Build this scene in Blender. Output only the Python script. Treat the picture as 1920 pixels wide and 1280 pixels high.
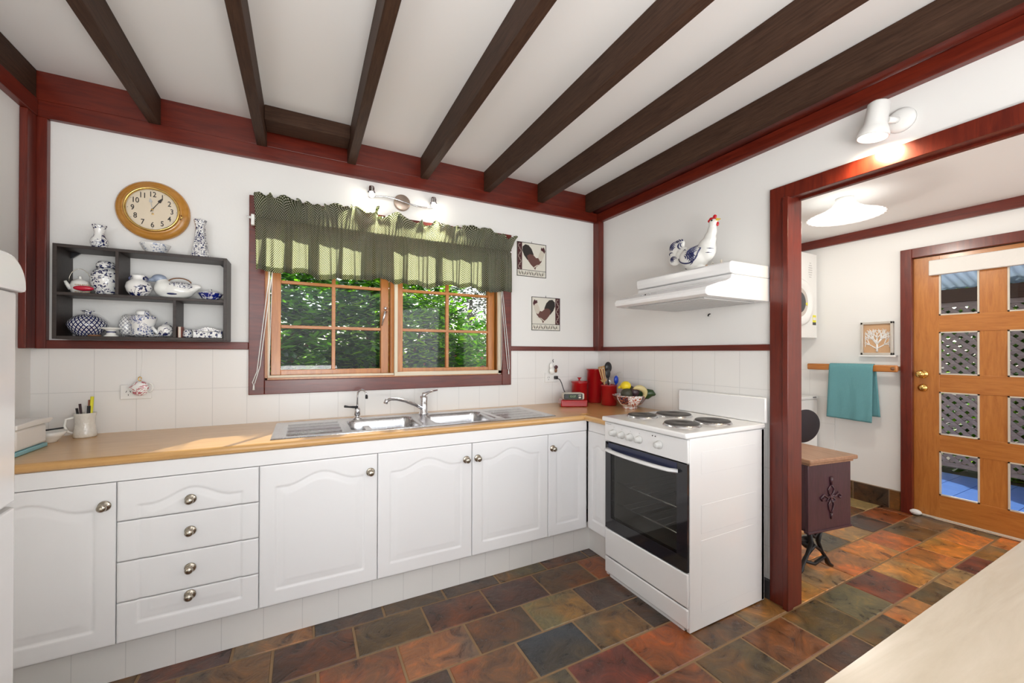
import bpy, bmesh, math, random
from mathutils import Vector, Matrix, noise
from mathutils.bvhtree import BVHTree
PI = math.pi
random.seed(7)
for o in list(bpy.data.objects):
    bpy.data.objects.remove(o, do_unlink=True)
scene = bpy.context.scene
C = scene.collection

# ------------------------------------------------------------------ camera
cam_d = bpy.data.cameras.new('camera')
cam = bpy.data.objects.new('camera', cam_d)
C.objects.link(cam)
yaw, pitch, roll = math.radians(27.4607), math.radians(.2257), math.radians(.1351)
F = Vector((math.sin(yaw)*math.cos(pitch), math.cos(yaw)*math.cos(pitch), math.sin(pitch)))
R0 = Vector((math.cos(yaw), -math.sin(yaw), 0)); U0 = R0.cross(F)
R1 = math.cos(roll)*R0 + math.sin(roll)*U0
U1 = -math.sin(roll)*R0 + math.cos(roll)*U0
M = Matrix(((R1.x, U1.x, -F.x, -2.124), (R1.y, U1.y, -F.y, -2.5731), (R1.z, U1.z, -F.z, 1.2495), (0, 0, 0, 1)))
cam.matrix_world = M
cam_d.sensor_width = 36
cam_d.lens = 36*751.93/1920
cam_d.shift_y = 17.46/1920
cam_d.clip_start = .02
scene.camera = cam
scene.view_settings.view_transform = 'Standard'
scene.view_settings.look = 'None'
scene.view_settings.gamma = 1
scene.view_settings.use_curve_mapping = False
scene.view_settings.exposure = 0.47
scene.cycles.use_denoising = True
scene.cycles.max_bounces = 10
scene.cycles.diffuse_bounces = 5
scene.cycles.glossy_bounces = 5
scene.cycles.transparent_max_bounces = 16
scene.cycles.sample_clamp_indirect = 4
scene.cycles.caustics_reflective = False
scene.cycles.caustics_refractive = False

# ------------------------------------------------------------------ light
w = bpy.data.worlds.new('sky'); scene.world = w; w.use_nodes = True
nt = w.node_tree; nt.nodes.clear()
out = nt.nodes.new('ShaderNodeOutputWorld'); bg = nt.nodes.new('ShaderNodeBackground')
sky = nt.nodes.new('ShaderNodeTexSky'); sky.sky_type = 'NISHITA'; sky.sun_disc = False
sky.sun_elevation = math.radians(30); sky.sun_rotation = math.radians(54); sky.dust_density = 2
hsv = nt.nodes.new('ShaderNodeHueSaturation'); hsv.inputs['Saturation'].default_value = .45
nt.links.new(sky.outputs[0], hsv.inputs['Color']); nt.links.new(hsv.outputs[0], bg.inputs[0])
nt.links.new(bg.outputs[0], out.inputs[0])
bg.inputs[1].default_value = .28

def light(name, kind, loc, energy, color=(1, 1, 1), direction=None, **kw):
    d = bpy.data.lights.new(name, kind); d.energy = energy; d.color = color
    for k, v in kw.items(): setattr(d, k, v)
    o = bpy.data.objects.new(name, d); C.objects.link(o); o.location = loc
    if direction: o.rotation_euler = Vector(direction).to_track_quat('-Z', 'Y').to_euler()
    return o
SUN = Vector((.45, .70, .46)).normalized()
light('sun', 'SUN', (6, 6, 5), 6.5, (1, .96, .88), -SUN, angle=math.radians(.6))
# added area fills around the kitchen; no windows are built behind them
light('rear_fill', 'AREA', (-2.3, -5.3, 1.3), 36, (.95, .975, 1), (0, 1, .02), shape='RECTANGLE', size=3.6, size_y=2.2)  # added soft fill from the open room end
light('ceiling_fill', 'AREA', (-1.9, -3.5, .95), 50, (1, .985, .965), (-.03, .22, 1), shape='SQUARE', size=.9)  # added upward fill that brightens the ceiling
light('left_fill', 'AREA', (-3.15, -3.3, 1.5), 44, (.97, .985, 1), (1, .35, 0), shape='RECTANGLE', size=1.6, size_y=1.6)  # added soft fill from the left, set against solid wall
light('right_fill', 'AREA', (-.15, -4.5, 1.4), 22, (.96, .98, 1), (-1, .55, -.05), shape='SQUARE', size=1.3)  # added fill to brighten the left wall and fridge front
light('laundry_fill', 'AREA', (1.15, -4.0, 1.4), 19, (1, .98, .95), (0, 1, 0), shape='RECTANGLE', size=1.5, size_y=1.6)  # added soft fill for the laundry, out of view

# ------------------------------------------------------------------ materials
def mat(name):
    m = bpy.data.materials.new(name); m.use_nodes = True
    n = m.node_tree.nodes; b = n['Principled BSDF']
    return m, n, m.node_tree.links, b
def plain(name, col, rough=.5, metal=0, coat=0, spec=.5, bump=0, bscale=60):
    m, n, l, b = mat(name)
    b.inputs['Base Color'].default_value = (*col, 1); b.inputs['Roughness'].default_value = rough
    b.inputs['Metallic'].default_value = metal; b.inputs['Coat Weight'].default_value = coat
    b.inputs['Coat Roughness'].default_value = .08
    b.inputs['Specular IOR Level'].default_value = spec
    tc = n.new('ShaderNodeTexCoord'); no = n.new('ShaderNodeTexNoise'); no.inputs['Scale'].default_value = bscale
    l.new(tc.outputs['Object'], no.inputs['Vector'])
    if bump:
        bp = n.new('ShaderNodeBump'); bp.inputs['Strength'].default_value = bump; bp.inputs['Distance'].default_value = .004
        l.new(no.outputs[0], bp.inputs['Height']); l.new(bp.outputs[0], b.inputs['Normal'])
    mr = n.new('ShaderNodeMapRange'); mr.inputs['To Min'].default_value = max(0, rough-.05); mr.inputs['To Max'].default_value = rough+.05
    l.new(no.outputs[0], mr.inputs[0]); l.new(mr.outputs[0], b.inputs['Roughness'])
    return m
def ramp(n, stops, interp='LINEAR'):
    r = n.new('ShaderNodeValToRGB'); r.color_ramp.interpolation = interp
    e = r.color_ramp.elements
    while len(e) > 1: e.remove(e[-1])
    e[0].position = stops[0][0]; e[0].color = (*stops[0][1], 1)
    for p, c in stops[1:]:
        x = e.new(p); x.color = (*c, 1)
    return r
def mathn(n, l, op, a, b=None, c=None):
    x = n.new('ShaderNodeMath'); x.operation = op
    for i, v in enumerate((a, b, c)):
        if v is None: continue
        if isinstance(v, (int, float)): x.inputs[i].default_value = v
        else: l.new(v, x.inputs[i])
    return x.outputs[0]
def wood(name, c1, c2, axis='Y', scale=6, stretch=14, rough=.35, coat=.3, bump=.15):
    m, n, l, b = mat(name)
    tc = n.new('ShaderNodeTexCoord'); mp = n.new('ShaderNodeMapping')
    s = [stretch]*3; s['XYZ'.index(axis)] = 1
    mp.inputs['Scale'].default_value = s
    l.new(tc.outputs['Object'], mp.inputs[0])
    no = n.new('ShaderNodeTexNoise'); no.inputs['Scale'].default_value = scale; no.inputs['Detail'].default_value = 8
    no.inputs['Roughness'].default_value = .65; no.inputs['Distortion'].default_value = .6
    l.new(mp.outputs[0], no.inputs['Vector'])
    r = ramp(n, [(.3, c1), (.5, tuple((a+b_)/2 for a, b_ in zip(c1, c2))), (.72, c2)])
    l.new(no.outputs[0], r.inputs[0]); l.new(r.outputs[0], b.inputs['Base Color'])
    b.inputs['Roughness'].default_value = rough; b.inputs['Coat Weight'].default_value = coat
    b.inputs['Coat Roughness'].default_value = .18
    bp = n.new('ShaderNodeBump'); bp.inputs['Strength'].default_value = bump; bp.inputs['Distance'].default_value = .003
    l.new(no.outputs[0], bp.inputs['Height']); l.new(bp.outputs[0], b.inputs['Normal'])
    return m
M_ = {}
M_['wall'] = plain('painted_plaster', (.80, .795, .775), .65, bump=.06, bscale=90)
M_['ceil'] = plain('ceiling_paint', (.88, .88, .87), .6, bump=.03, bscale=40)
red1, red2 = (.072, .0060, .0028), (.160, .0185, .0070)
for ax in 'XYZ':
    M_['red'+ax] = wood('mahogany_red_'+ax, red1, red2, ax, 5, 10, .34, .22)
    M_['brown'+ax] = wood('dark_brown_beam_'+ax, (.030, .0135, .0075), (.072, .036, .021), ax, 9, 12, .6, .0, .3)
    M_['brown'+ax].node_tree.nodes['Principled BSDF'].inputs['Specular IOR Level'].default_value = .2
    M_['oreg'+ax] = wood('honey_timber_'+ax, (.36, .115, .020), (.54, .215, .045), ax, 5, 9, .35, .3)
M_['bench'] = wood('beech_worktop', (.53, .285, .095), (.67, .405, .16), 'X', 3.5, 16, .28, .4, .04)
M_['benchY'] = wood('beech_worktop_return', (.53, .285, .095), (.67, .405, .16), 'Y', 3.5, 16, .28, .4, .04)
M_['benchedge'] = wood('worktop_edge', (.33, .17, .07), (.45, .26, .12), 'X', 4, 16, .35, .3, .04)
M_['pen'] = wood('pale_worktop', (.50, .42, .31), (.60, .52, .41), 'X', 3, 10, .25, .5, .05)
M_['shelf'] = wood('dark_oak_veneer', (.016, .010, .008), (.038, .025, .020), 'X', 8, 14, .45, .0)
M_['cab'] = plain('white_vinyl_wrap', (.85, .855, .865), .38, spec=.4)
M_['enamel'] = plain('white_enamel', (.80, .80, .80), .2, coat=.4)
M_['plastic'] = plain('white_plastic', (.80, .80, .78), .4)
M_['cream'] = plain('cream_aluminium', (.70, .62, .47), .4)
M_['chrome'] = plain('chrome', (.75, .75, .77), .09, 1)
M_['steel'] = plain('brushed_steel', (.60, .60, .61), .26, 1, bump=.05, bscale=200)
M_['pewter'] = plain('aged_nickel', (.47, .43, .36), .22, 1)
M_['brass'] = plain('brass', (.75, .50, .16), .22, 1)
M_['black'] = plain('black_plastic', (.012, .012, .014), .35)
M_['navy'] = plain('navy_recess', (.008, .013, .05), .3, coat=.3)
M_['iron'] = plain('cast_iron', (.018, .016, .016), .45, .3, bump=.3, bscale=80)
M_['hotplate'] = plain('hotplate_iron', (.06, .055, .052), .45, .4, bump=.1)
M_['redenamel'] = plain('red_enamel', (.36, .006, .009), .18, coat=.6)
M_['grey'] = plain('grey_plastic', (.5, .5, .49), .4)
M_['dkgrey'] = plain('charcoal', (.05, .05, .055), .5)
M_['ink'] = plain('cobalt_ink', (.012, .016, .09), .25, coat=.5)
M_['inkblack'] = plain('dark_print', (.02, .015, .013), .6)
M_['white'] = plain('white_glaze', (.84, .84, .80), .15, coat=.6)
M_['beak'] = plain('yellow_paint', (.75, .55, .06), .3)
M_['redpaint'] = plain('red_paint', (.55, .01, .02), .25, coat=.4)
M_['teal'] = plain('teal_terry', (.13, .33, .36), .95, bump=.9, bscale=260)
M_['upholstery'] = plain('black_upholstery', (.022, .017, .022), .8, bump=.2, bscale=300)
M_['purple'] = wood('dark_purple_stain', (.035, .012, .018), (.075, .026, .038), 'Z', 8, 8, .4, .2)
M_['sewtop'] = wood('worn_tabletop', (.26, .13, .07), (.42, .24, .14), 'Y', 5, 9, .4, .2)
M_['cloth'] = plain('white_cloth', (.75, .73, .69), .9, bump=.3)
M_['deck'] = wood('blue_deck_paint', (.03, .10, .32), (.06, .16, .45), 'Y', 6, 10, .45, .1)
M_['lattice'] = wood('weathered_lattice', (.17, .13, .115), (.32, .26, .24), 'Y', 9, 9, .8, 0)
M_['zinc'] = plain('galvanised_sheet', (.62, .66, .70), .5, .0)
M_['bark'] = plain('tree_bark', (.14, .09, .055), .9, bump=1, bscale=25)
M_['soil'] = plain('garden_soil', (.06, .045, .03), .95, bump=.8, bscale=6)
M_['screen'] = plain('lcd_green', (.03, .05, .02), .2)
M_['lcd'] = plain('lcd_digit', (.25, .32, .2), .4)
M_['cerise'] = plain('cerise_glaze', (.50, .008, .035), .15, coat=.6)
M_['yel'] = plain('yellow_label', (.75, .70, .04), .5)
M_['lemon'] = plain('lemon_skin', (.80, .60, .02), .4, bump=.3, bscale=120)
M_['avo'] = plain('dark_avocado', (.045, .042, .025), .5, bump=.5, bscale=150)
M_['purplefruit'] = plain('dark_plum', (.045, .022, .028), .35)
M_['banana'] = plain('pale_squash', (.60, .50, .24), .5, bump=.2, bscale=80)
M_['leafgreen'] = plain('green_skin', (.025, .055, .018), .4)
M_['bluepl'] = plain('blue_silicone', (.01, .05, .42), .3)
M_['utwood'] = wood('utensil_wood', (.38, .20, .07), (.55, .34, .14), 'Z', 6, 8, .5, .1)
M_['woodbrown'] = plain('brown_wood', (.20, .09, .04), .5)
M_['tan'] = plain('sandblasted_board', (.58, .36, .20), .7, bump=.4, bscale=300)
M_['silver'] = plain('silver_frame', (.62, .58, .52), .3, .4)
M_['plaque'] = plain('ivory_tile', (.72, .70, .62), .3, coat=.2)
M_['maroon'] = plain('maroon_glaze', (.07, .018, .022), .35)
M_['rust'] = plain('rust_feathers', (.13, .055, .045), .4)
M_['cream2'] = plain('cream_paint', (.62, .57, .48), .4)
M_['paperred'] = plain('faded_red', (.30, .10, .07), .6)
M_['dial'] = plain('parchment_dial', (.72, .62, .47), .35, coat=.0)
M_['clockwood'] = wood('clock_oak', (.40, .17, .025), (.55, .26, .045), 'X', 5, 5, .25, .7, .02)

def glass(name, tint=(1, 1, 1), gloss=.10):
    m, n, l, b = mat(name); n.remove(b)
    o = n['Material Output']; t = n.new('ShaderNodeBsdfTransparent'); t.inputs[0].default_value = (*tint, 1)
    g = n.new('ShaderNodeBsdfGlossy'); g.inputs['Roughness'].default_value = .02
    ge = n.new('ShaderNodeNewGeometry'); dt = n.new('ShaderNodeVectorMath'); dt.operation = 'DOT_PRODUCT'
    l.new(ge.outputs['Incoming'], dt.inputs[0]); l.new(ge.outputs['Normal'], dt.inputs[1])
    c1 = mathn(n, l, 'SUBTRACT', 1, mathn(n, l, 'ABSOLUTE', dt.outputs['Value']))
    fr = mathn(n, l, 'MULTIPLY_ADD', mathn(n, l, 'POWER', c1, 5), .9, gloss*.12)
    mx = n.new('ShaderNodeMixShader'); l.new(fr, mx.inputs[0])
    l.new(t.outputs[0], mx.inputs[1]); l.new(g.outputs[0], mx.inputs[2]); l.new(mx.outputs[0], o.inputs[0])
    return m
M_['glass'] = glass('window_glass')
M_['ovenglass'] = glass('oven_glass', (.66, .66, .64), .4)
def emis(name, col, s):
    m, n, l, b = mat(name)
    b.inputs['Base Color'].default_value = (*col, 1)
    b.inputs['Emission Color'].default_value = (*col, 1); b.inputs['Emission Strength'].default_value = s
    return m
M_['bulb'] = emis('lit_bulb', (1, .93, .80), 40)
M_['bulbface'] = emis('lit_lamp_face', (1, .93, .82), 14)

# glazed tiles with thin joints (object coords = world metres)
def tiles(name, ua, tw, th, u0, v0, col=(.80, .79, .77), joint=(.66, .655, .64)):
    m, n, l, b = mat(name)
    tc = n.new('ShaderNodeNewGeometry'); sp = n.new('ShaderNodeSeparateXYZ'); l.new(tc.outputs['Position'], sp.inputs[0])
    def line(o, off, pitch):
        f = mathn(n, l, 'FRACT', mathn(n, l, 'DIVIDE', mathn(n, l, 'SUBTRACT', o, off), pitch))
        d = mathn(n, l, 'MULTIPLY', mathn(n, l, 'ABSOLUTE', mathn(n, l, 'SUBTRACT', f, .5)), pitch)
        return mathn(n, l, 'GREATER_THAN', d, pitch/2-.0013)
    a = line(sp.outputs['XYZ'.index(ua)], u0, tw); c = line(sp.outputs[2], v0, th)
    g = mathn(n, l, 'MAXIMUM', a, c)
    mx = n.new('ShaderNodeMix'); mx.data_type = 'RGBA'; l.new(g, mx.inputs[0])
    mx.inputs[6].default_value = (*col, 1); mx.inputs[7].default_value = (*joint, 1)
    l.new(mx.outputs[2], b.inputs['Base Color']); b.inputs['Roughness'].default_value = .25
    bp = n.new('ShaderNodeBump'); bp.inputs['Strength'].default_value = .5; bp.inputs['Distance'].default_value = -.001
    l.new(g, bp.inputs['Height']); l.new(bp.outputs[0], b.inputs['Normal'])
    return m
M_['tilesX'] = tiles('splashback_tiles_back', 'X', .15, .2, -2.993, 1.06)
M_['tilesY'] = tiles('splashback_tiles_side', 'Y', .15, .2, 0, 1.06)
M_['kickX'] = tiles('kickboard_tiles', 'X', .15, .4, -2.574, -.1)
M_['kickY'] = tiles('kickboard_tiles_side', 'Y', .15, .4, -.526, -.1)
M_['tilesL'] = tiles('laundry_tiles', 'Y', .2, .24, -.52, .612)

# slate: colour comes per tile from the mesh attribute, veining from noise
def slate():
    m, n, l, b = mat('riven_slate')
    at = n.new('ShaderNodeVertexColor'); at.layer_name = 'tile'
    tc = n.new('ShaderNodeTexCoord'); sp = n.new('ShaderNodeSeparateColor')
    vo = n.new('ShaderNodeVectorMath'); vo.operation = 'ADD'; l.new(tc.outputs['Object'], vo.inputs[0])
    sc = n.new('ShaderNodeVectorMath'); sc.operation = 'SCALE'; sc.inputs['Scale'].default_value = 13; l.new(at.outputs[0], sc.inputs[0]); l.new(sc.outputs[0], vo.inputs[1])
    n1 = n.new('ShaderNodeTexNoise'); n1.inputs['Scale'].default_value = 9; n1.inputs['Detail'].default_value = 9; n1.inputs['Roughness'].default_value = .68; n1.inputs['Distortion'].default_value = 1.1
    n2 = n.new('ShaderNodeTexNoise'); n2.inputs['Scale'].default_value = 2.7; n2.inputs['Detail'].default_value = 4
    n3 = n.new('ShaderNodeTexNoise'); n3.inputs['Scale'].default_value = 45; n3.inputs['Detail'].default_value = 6
    for q in (n1, n2, n3): l.new(vo.outputs[0], q.inputs['Vector'])
    mx = n.new('ShaderNodeMix'); mx.data_type = 'RGBA'; mx.blend_type = 'MULTIPLY'; mx.inputs[0].default_value = 1
    r1 = ramp(n, [(.34, (.30, .27, .27)), (.47, (.85, .85, .85)), (.56, (1.1, 1.1, 1.1)), (.70, (1.9, 1.6, 1.2))])
    l.new(n1.outputs[0], r1.inputs[0]); l.new(at.outputs[0], mx.inputs[6]); l.new(r1.outputs[0], mx.inputs[7])
    mx2 = n.new('ShaderNodeMix'); mx2.data_type = 'RGBA'
    r2 = ramp(n, [(.46, (0, 0, 0)), (.58, (.8, .8, .8))]); l.new(n2.outputs[0], r2.inputs[0]); l.new(r2.outputs[0], mx2.inputs[0])
    l.new(mx.outputs[2], mx2.inputs[6])
    mt = n.new('ShaderNodeMix'); mt.data_type = 'RGBA'; mt.blend_type = 'MULTIPLY'; mt.inputs[0].default_value = 1
    l.new(mx.outputs[2], mt.inputs[6]); mt.inputs[7].default_value = (1.8, 1.05, .42, 1); l.new(mt.outputs[2], mx2.inputs[7])
    l.new(mx2.outputs[2], b.inputs['Base Color'])
    mr = n.new('ShaderNodeMapRange'); mr.inputs['To Min'].default_value = .18; mr.inputs['To Max'].default_value = .42; b.inputs['Coat Weight'].default_value = .3; b.inputs['Coat Roughness'].default_value = .10; l.new(n1.outputs[0], mr.inputs[0]); l.new(mr.outputs[0], b.inputs['Roughness'])
    ad = mathn(n, l, 'ADD', n1.outputs[0], mathn(n, l, 'MULTIPLY', n3.outputs[0], .18))
    bp = n.new('ShaderNodeBump'); bp.inputs['Strength'].default_value = .7; bp.inputs['Distance'].default_value = .012
    l.new(ad, bp.inputs['Height']); l.new(bp.outputs[0], b.inputs['Normal'])
    return m
M_['slate'] = slate()
M_['grout'] = plain('sandy_grout', (.27, .17, .085), .6, bump=.5, bscale=60)

def ceramic(name, kind, s=1.0, base=(.82, .82, .80), ink=(.010, .016, .085), thr=.0):
    """white glaze with painted pattern; kind: floral, leaf, diamond, scale, blossom"""
    m, n, l, b = mat(name)
    b.inputs['Roughness'].default_value = .15; b.inputs['Coat Weight'].default_value = .5
    tc = n.new('ShaderNodeTexCoord')
    if kind in ('diamond', 'scale'):
        sp = n.new('ShaderNodeSeparateXYZ'); l.new(tc.outputs['UV'], sp.inputs[0])
        fu = mathn(n, l, 'FRACT', mathn(n, l, 'MULTIPLY', sp.outputs[0], s[0])); fv = mathn(n, l, 'FRACT', mathn(n, l, 'MULTIPLY', sp.outputs[1], s[1]))
        d = mathn(n, l, 'ADD', mathn(n, l, 'ABSOLUTE', mathn(n, l, 'SUBTRACT', fu, .5)), mathn(n, l, 'ABSOLUTE', mathn(n, l, 'SUBTRACT', fv, .5)))
        if kind == 'diamond':
            g = mathn(n, l, 'ADD', mathn(n, l, 'LESS_THAN', mathn(n, l, 'ABSOLUTE', mathn(n, l, 'SUBTRACT', d, .5)), .19), mathn(n, l, 'LESS_THAN', d, .13))
            g = mathn(n, l, 'ADD', g, mathn(n, l, 'GREATER_THAN', d, .88))
        else:
            g = mathn(n, l, 'LESS_THAN', mathn(n, l, 'ABSOLUTE', mathn(n, l, 'SUBTRACT', d, .5)), .075)
            g = mathn(n, l, 'ADD', g, mathn(n, l, 'LESS_THAN', d, .07))
    else:
        vo = n.new('ShaderNodeTexVoronoi'); vo.inputs['Scale'].default_value = s; 
        no = n.new('ShaderNodeTexNoise'); no.inputs['Scale'].default_value = s*.9; no.inputs['Detail'].default_value = 3
        no.inputs['Distortion'].default_value = 1.4
        l.new(tc.outputs['Object'], no.inputs['Vector'])
        if kind == 'leaf':
            mp = n.new('ShaderNodeMapping'); mp.inputs['Rotation'].default_value = (.4, .7, .5); mp.inputs['Scale'].default_value = (1, 1, 2.1)
            l.new(tc.outputs['Object'], mp.inputs[0])
            ad = n.new('ShaderNodeVectorMath'); ad.operation = 'MULTIPLY_ADD'; l.new(no.outputs['Color'], ad.inputs[0]); ad.inputs[1].default_value = (.035, .035, .035); l.new(mp.outputs[0], ad.inputs[2])
            l.new(ad.outputs[0], vo.inputs['Vector'])
            g = mathn(n, l, 'LESS_THAN', vo.outputs['Distance'], .43+thr)
        else:
            l.new(tc.outputs['Object'], vo.inputs['Vector'])
            n2 = n.new('ShaderNodeTexNoise'); n2.inputs['Scale'].default_value = s*.33; n2.inputs['Detail'].default_value = 1; l.new(tc.outputs['Object'], n2.inputs['Vector'])
            a = mathn(n, l, 'LESS_THAN', mathn(n, l, 'ABSOLUTE', mathn(n, l, 'SUBTRACT', no.outputs[0], .5)), .035 if kind == 'floral' else .02)
            bb = mathn(n, l, 'LESS_THAN', vo.outputs['Distance'], .30)
            g = mathn(n, l, 'MULTIPLY', mathn(n, l, 'MAXIMUM', a, bb), mathn(n, l, 'GREATER_THAN', n2.outputs[0], .47+thr))
    mx = n.new('ShaderNodeMix'); mx.data_type = 'RGBA'; mx.clamp_factor = True
    l.new(g, mx.inputs[0]); mx.inputs[6].default_value = (*base, 1); mx.inputs[7].default_value = (*ink, 1)
    l.new(mx.outputs[2], b.inputs['Base Color'])
    return m

# ------------------------------------------------------------------ mesh helpers
def BM(): return bmesh.new()
def box(bm, x0, x1, y0, y1, z0, z1, bev=0, seg=2, mi=0):
    vs = [bm.verts.new((x, y, z)) for x in (x0, x1) for y in (y0, y1) for z in (z0, z1)]
    f = [(0, 1, 3, 2), (4, 6, 7, 5), (0, 4, 5, 1), (2, 3, 7, 6), (0, 2, 6, 4), (1, 5, 7, 3)]
    fs = [bm.faces.new([vs[i] for i in q]) for q in f]
    for q in fs: q.material_index = mi
    if bev:
        es = {e for q in fs for e in q.edges}
        r = bmesh.ops.bevel(bm, geom=list(es), offset=bev, segments=seg, profile=.5, affect='EDGES')
        for q in r['faces']: q.smooth = True; q.material_index = mi
        vs = list({v for q in r['faces'] for v in q.verts} | {v for v in vs if v.is_valid})
    return [v for v in vs if v.is_valid]
def prism(bm, pts, axis, a, b, bev=0, mi=0, smooth=False):
    """polygon pts (2D) extruded along axis from a to b. axis X: pts=(y,z); Y: pts=(x,z); Z: pts=(x,y)"""
    def P(p, t):
        return {'X': (t, p[0], p[1]), 'Y': (p[0], t, p[1]), 'Z': (p[0], p[1], t)}[axis]
    A = [bm.verts.new(P(p, a)) for p in pts]; B = [bm.verts.new(P(p, b)) for p in pts]
    k = len(pts); fs = [bm.faces.new(A), bm.faces.new(B[::-1])]
    for i in range(k):
        q = bm.faces.new((A[i], B[i], B[(i+1) % k], A[(i+1) % k])); fs.append(q); q.smooth = smooth
    for q in fs: q.material_index = mi
    bmesh.ops.recalc_face_normals(bm, faces=fs)
    if bev:
        es = {e for q in fs for e in q.edges}
        bmesh.ops.bevel(bm, geom=list(es), offset=bev, segments=2, profile=.5, affect='EDGES')
    return A+B
def lathe(bm, prof, c=(0, 0, 0), seg=32, sx=1, sy=1, mi=0, poly=None, axis='Z', smooth=True):
    """prof [(r,z)]; uv = turn fraction, arc length"""
    uv = bm.loops.layers.uv.verify()
    rings = []; L = [0]
    for i in range(1, len(prof)): L.append(L[-1]+math.hypot(prof[i][0]-prof[i-1][0], prof[i][1]-prof[i-1][1]))
    def T(x, y, z):
        if axis == 'Z': return (c[0]+x, c[1]+y, c[2]+z)
        if axis == 'Y': return (c[0]+x, c[1]-z, c[2]+y)
        return (c[0]-z, c[1]+x, c[2]+y)
    for r, z in prof:
        if r < 1e-6: rings.append([bm.verts.new(T(0, 0, z))]); continue
        ring = []
        for i in range(seg):
            a = 2*PI*i/seg
            rr = r*(poly(a, z) if poly else 1)
            ring.append(bm.verts.new(T(rr*math.cos(a)*sx, rr*math.sin(a)*sy, z)))
        rings.append(ring)
    nv = []
    for k in range(len(rings)-1):
        A, B = rings[k], rings[k+1]
        for i in range(seg):
            j = (i+1) % seg
            if len(A) == 1 and len(B) == 1: continue
            if len(A) == 1: vs = (A[0], B[j], B[i]); u = ((i+.5, k), (i+1, k+1), (i, k+1))
            elif len(B) == 1: vs = (A[i], A[j], B[0]); u = ((i, k), (i+1, k), (i+.5, k+1))
            else: vs = (A[i], A[j], B[j], B[i]); u = ((i, k), (i+1, k), (i+1, k+1), (i, k+1))
            f = bm.faces.new(vs); f.smooth = smooth; f.material_index = mi
            for lo, (a, b) in zip(f.loops, u): lo[uv].uv = (a/seg, L[b])
    for r in rings: nv += r
    return nv
def tube(bm, pts, rad, seg=8, caps=True, mi=0, flat=1.0, up=None):
    pts = [Vector(p) for p in pts]; n = len(pts)
    rads = rad if isinstance(rad, (list, tuple)) else [rad]*n
    ts = []
    for i in range(n):
        t = pts[min(i+1, n-1)]-pts[max(i-1, 0)]
        ts.append(t.normalized() if t.length > 1e-9 else Vector((0, 0, 1)))
    ref = Vector(up) if up else (Vector((0, 0, 1)) if abs(ts[0].z) < .9 else Vector((1, 0, 0)))
    u = ts[0].cross(ref).normalized(); rings = []
    for i in range(n):
        u = (u-ts[i]*u.dot(ts[i])).normalized() if (u-ts[i]*u.dot(ts[i])).length > 1e-6 else u
        v = ts[i].cross(u)
        rings.append([bm.verts.new(pts[i]+rads[i]*(math.cos(2*PI*k/seg)*u+flat*math.sin(2*PI*k/seg)*v)) for k in range(seg)])
    for a, b in zip(rings, rings[1:]):
        for k in range(seg):
            f = bm.faces.new((a[k], a[(k+1) % seg], b[(k+1) % seg], b[k])); f.smooth = True; f.material_index = mi
    if caps:
        for r, s in ((rings[0], -1), (rings[-1], 1)):
            f = bm.faces.new(r if s > 0 else r[::-1]); f.material_index = mi
    return [v for r in rings for v in r]
def ball(bm, c, r, s=(1, 1, 1), sub=3, mi=0):
    q = bmesh.ops.create_icosphere(bm, subdivisions=sub, radius=r)
    for v in q['verts']:
        v.co = Vector((v.co.x*s[0]+c[0], v.co.y*s[1]+c[1], v.co.z*s[2]+c[2]))
        for f in v.link_faces: f.smooth = True; f.material_index = mi
    return q['verts']
def arc(cx, cy, r, a0, a1, n=10):
    return [(cx+r*math.cos(math.radians(a0+(a1-a0)*i/n)), cy+r*math.sin(math.radians(a0+(a1-a0)*i/n))) for i in range(n+1)]
def xf(bm, verts, m):
    bmesh.ops.transform(bm, matrix=m, verts=verts)

# ------------------------------------------------------------------ object helpers
def wloc(o):
    v = Vector((0, 0, 0))
    while o: v += o.location; o = o.parent
    return v
def thing(name, label, cat, loc, rz=0, group=None, kind=None):
    o = bpy.data.objects.new(name, None); C.objects.link(o); o.location = loc; o.rotation_euler.z = rz
    o.empty_display_size = .05
    if label: o['label'] = label
    if cat: o['category'] = cat
    if group: o['group'] = group
    if kind: o['kind'] = kind
    return o
def mk(name, bm, m, parent=None, world=True, label=None, cat=None, group=None, kind=None, loc=None, recalc=True):
    if recalc: bmesh.ops.recalc_face_normals(bm, faces=bm.faces)
    if parent is not None: off = wloc(parent) if world else Vector((0, 0, 0))
    elif loc is not None: off = Vector(loc)
    else:
        xs = [v.co.x for v in bm.verts]; ys = [v.co.y for v in bm.verts]; zs = [v.co.z for v in bm.verts]
        off = Vector(((min(xs)+max(xs))/2, (min(ys)+max(ys))/2, min(zs)))
    if off.length: bmesh.ops.translate(bm, vec=-off, verts=bm.verts)
    me = bpy.data.meshes.new(name); bm.to_mesh(me); bm.free()
    for q in (m if isinstance(m, (list, tuple)) else [m]): me.materials.append(q)
    o = bpy.data.objects.new(name, me); C.objects.link(o)
    if parent is not None: o.parent = parent
    else: o.location = off
    if label: o['label'] = label
    if cat: o['category'] = cat
    if group: o['group'] = group
    if kind: o['kind'] = kind
    return o
def bx(name, x0, x1, y0, y1, z0, z1, m, parent=None, bev=0, **k):
    bm = BM(); box(bm, x0, x1, y0, y1, z0, z1, bev); return mk(name, bm, m, parent, **k)
def struct(name, bm, m, parent=None, **k): return mk(name, bm, m, parent, kind='structure' if parent is None else None, **k)
def mod(o, t, **k):
    q = o.modifiers.new(t.lower(), t)
    for a, b in k.items(): setattr(q, a, b)
    return q
def bake(o):
    dg = bpy.context.evaluated_depsgraph_get(); dg.update()
    me = bpy.data.meshes.new_from_object(o.evaluated_get(dg)); o.modifiers.clear(); o.data = me
    return o
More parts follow.
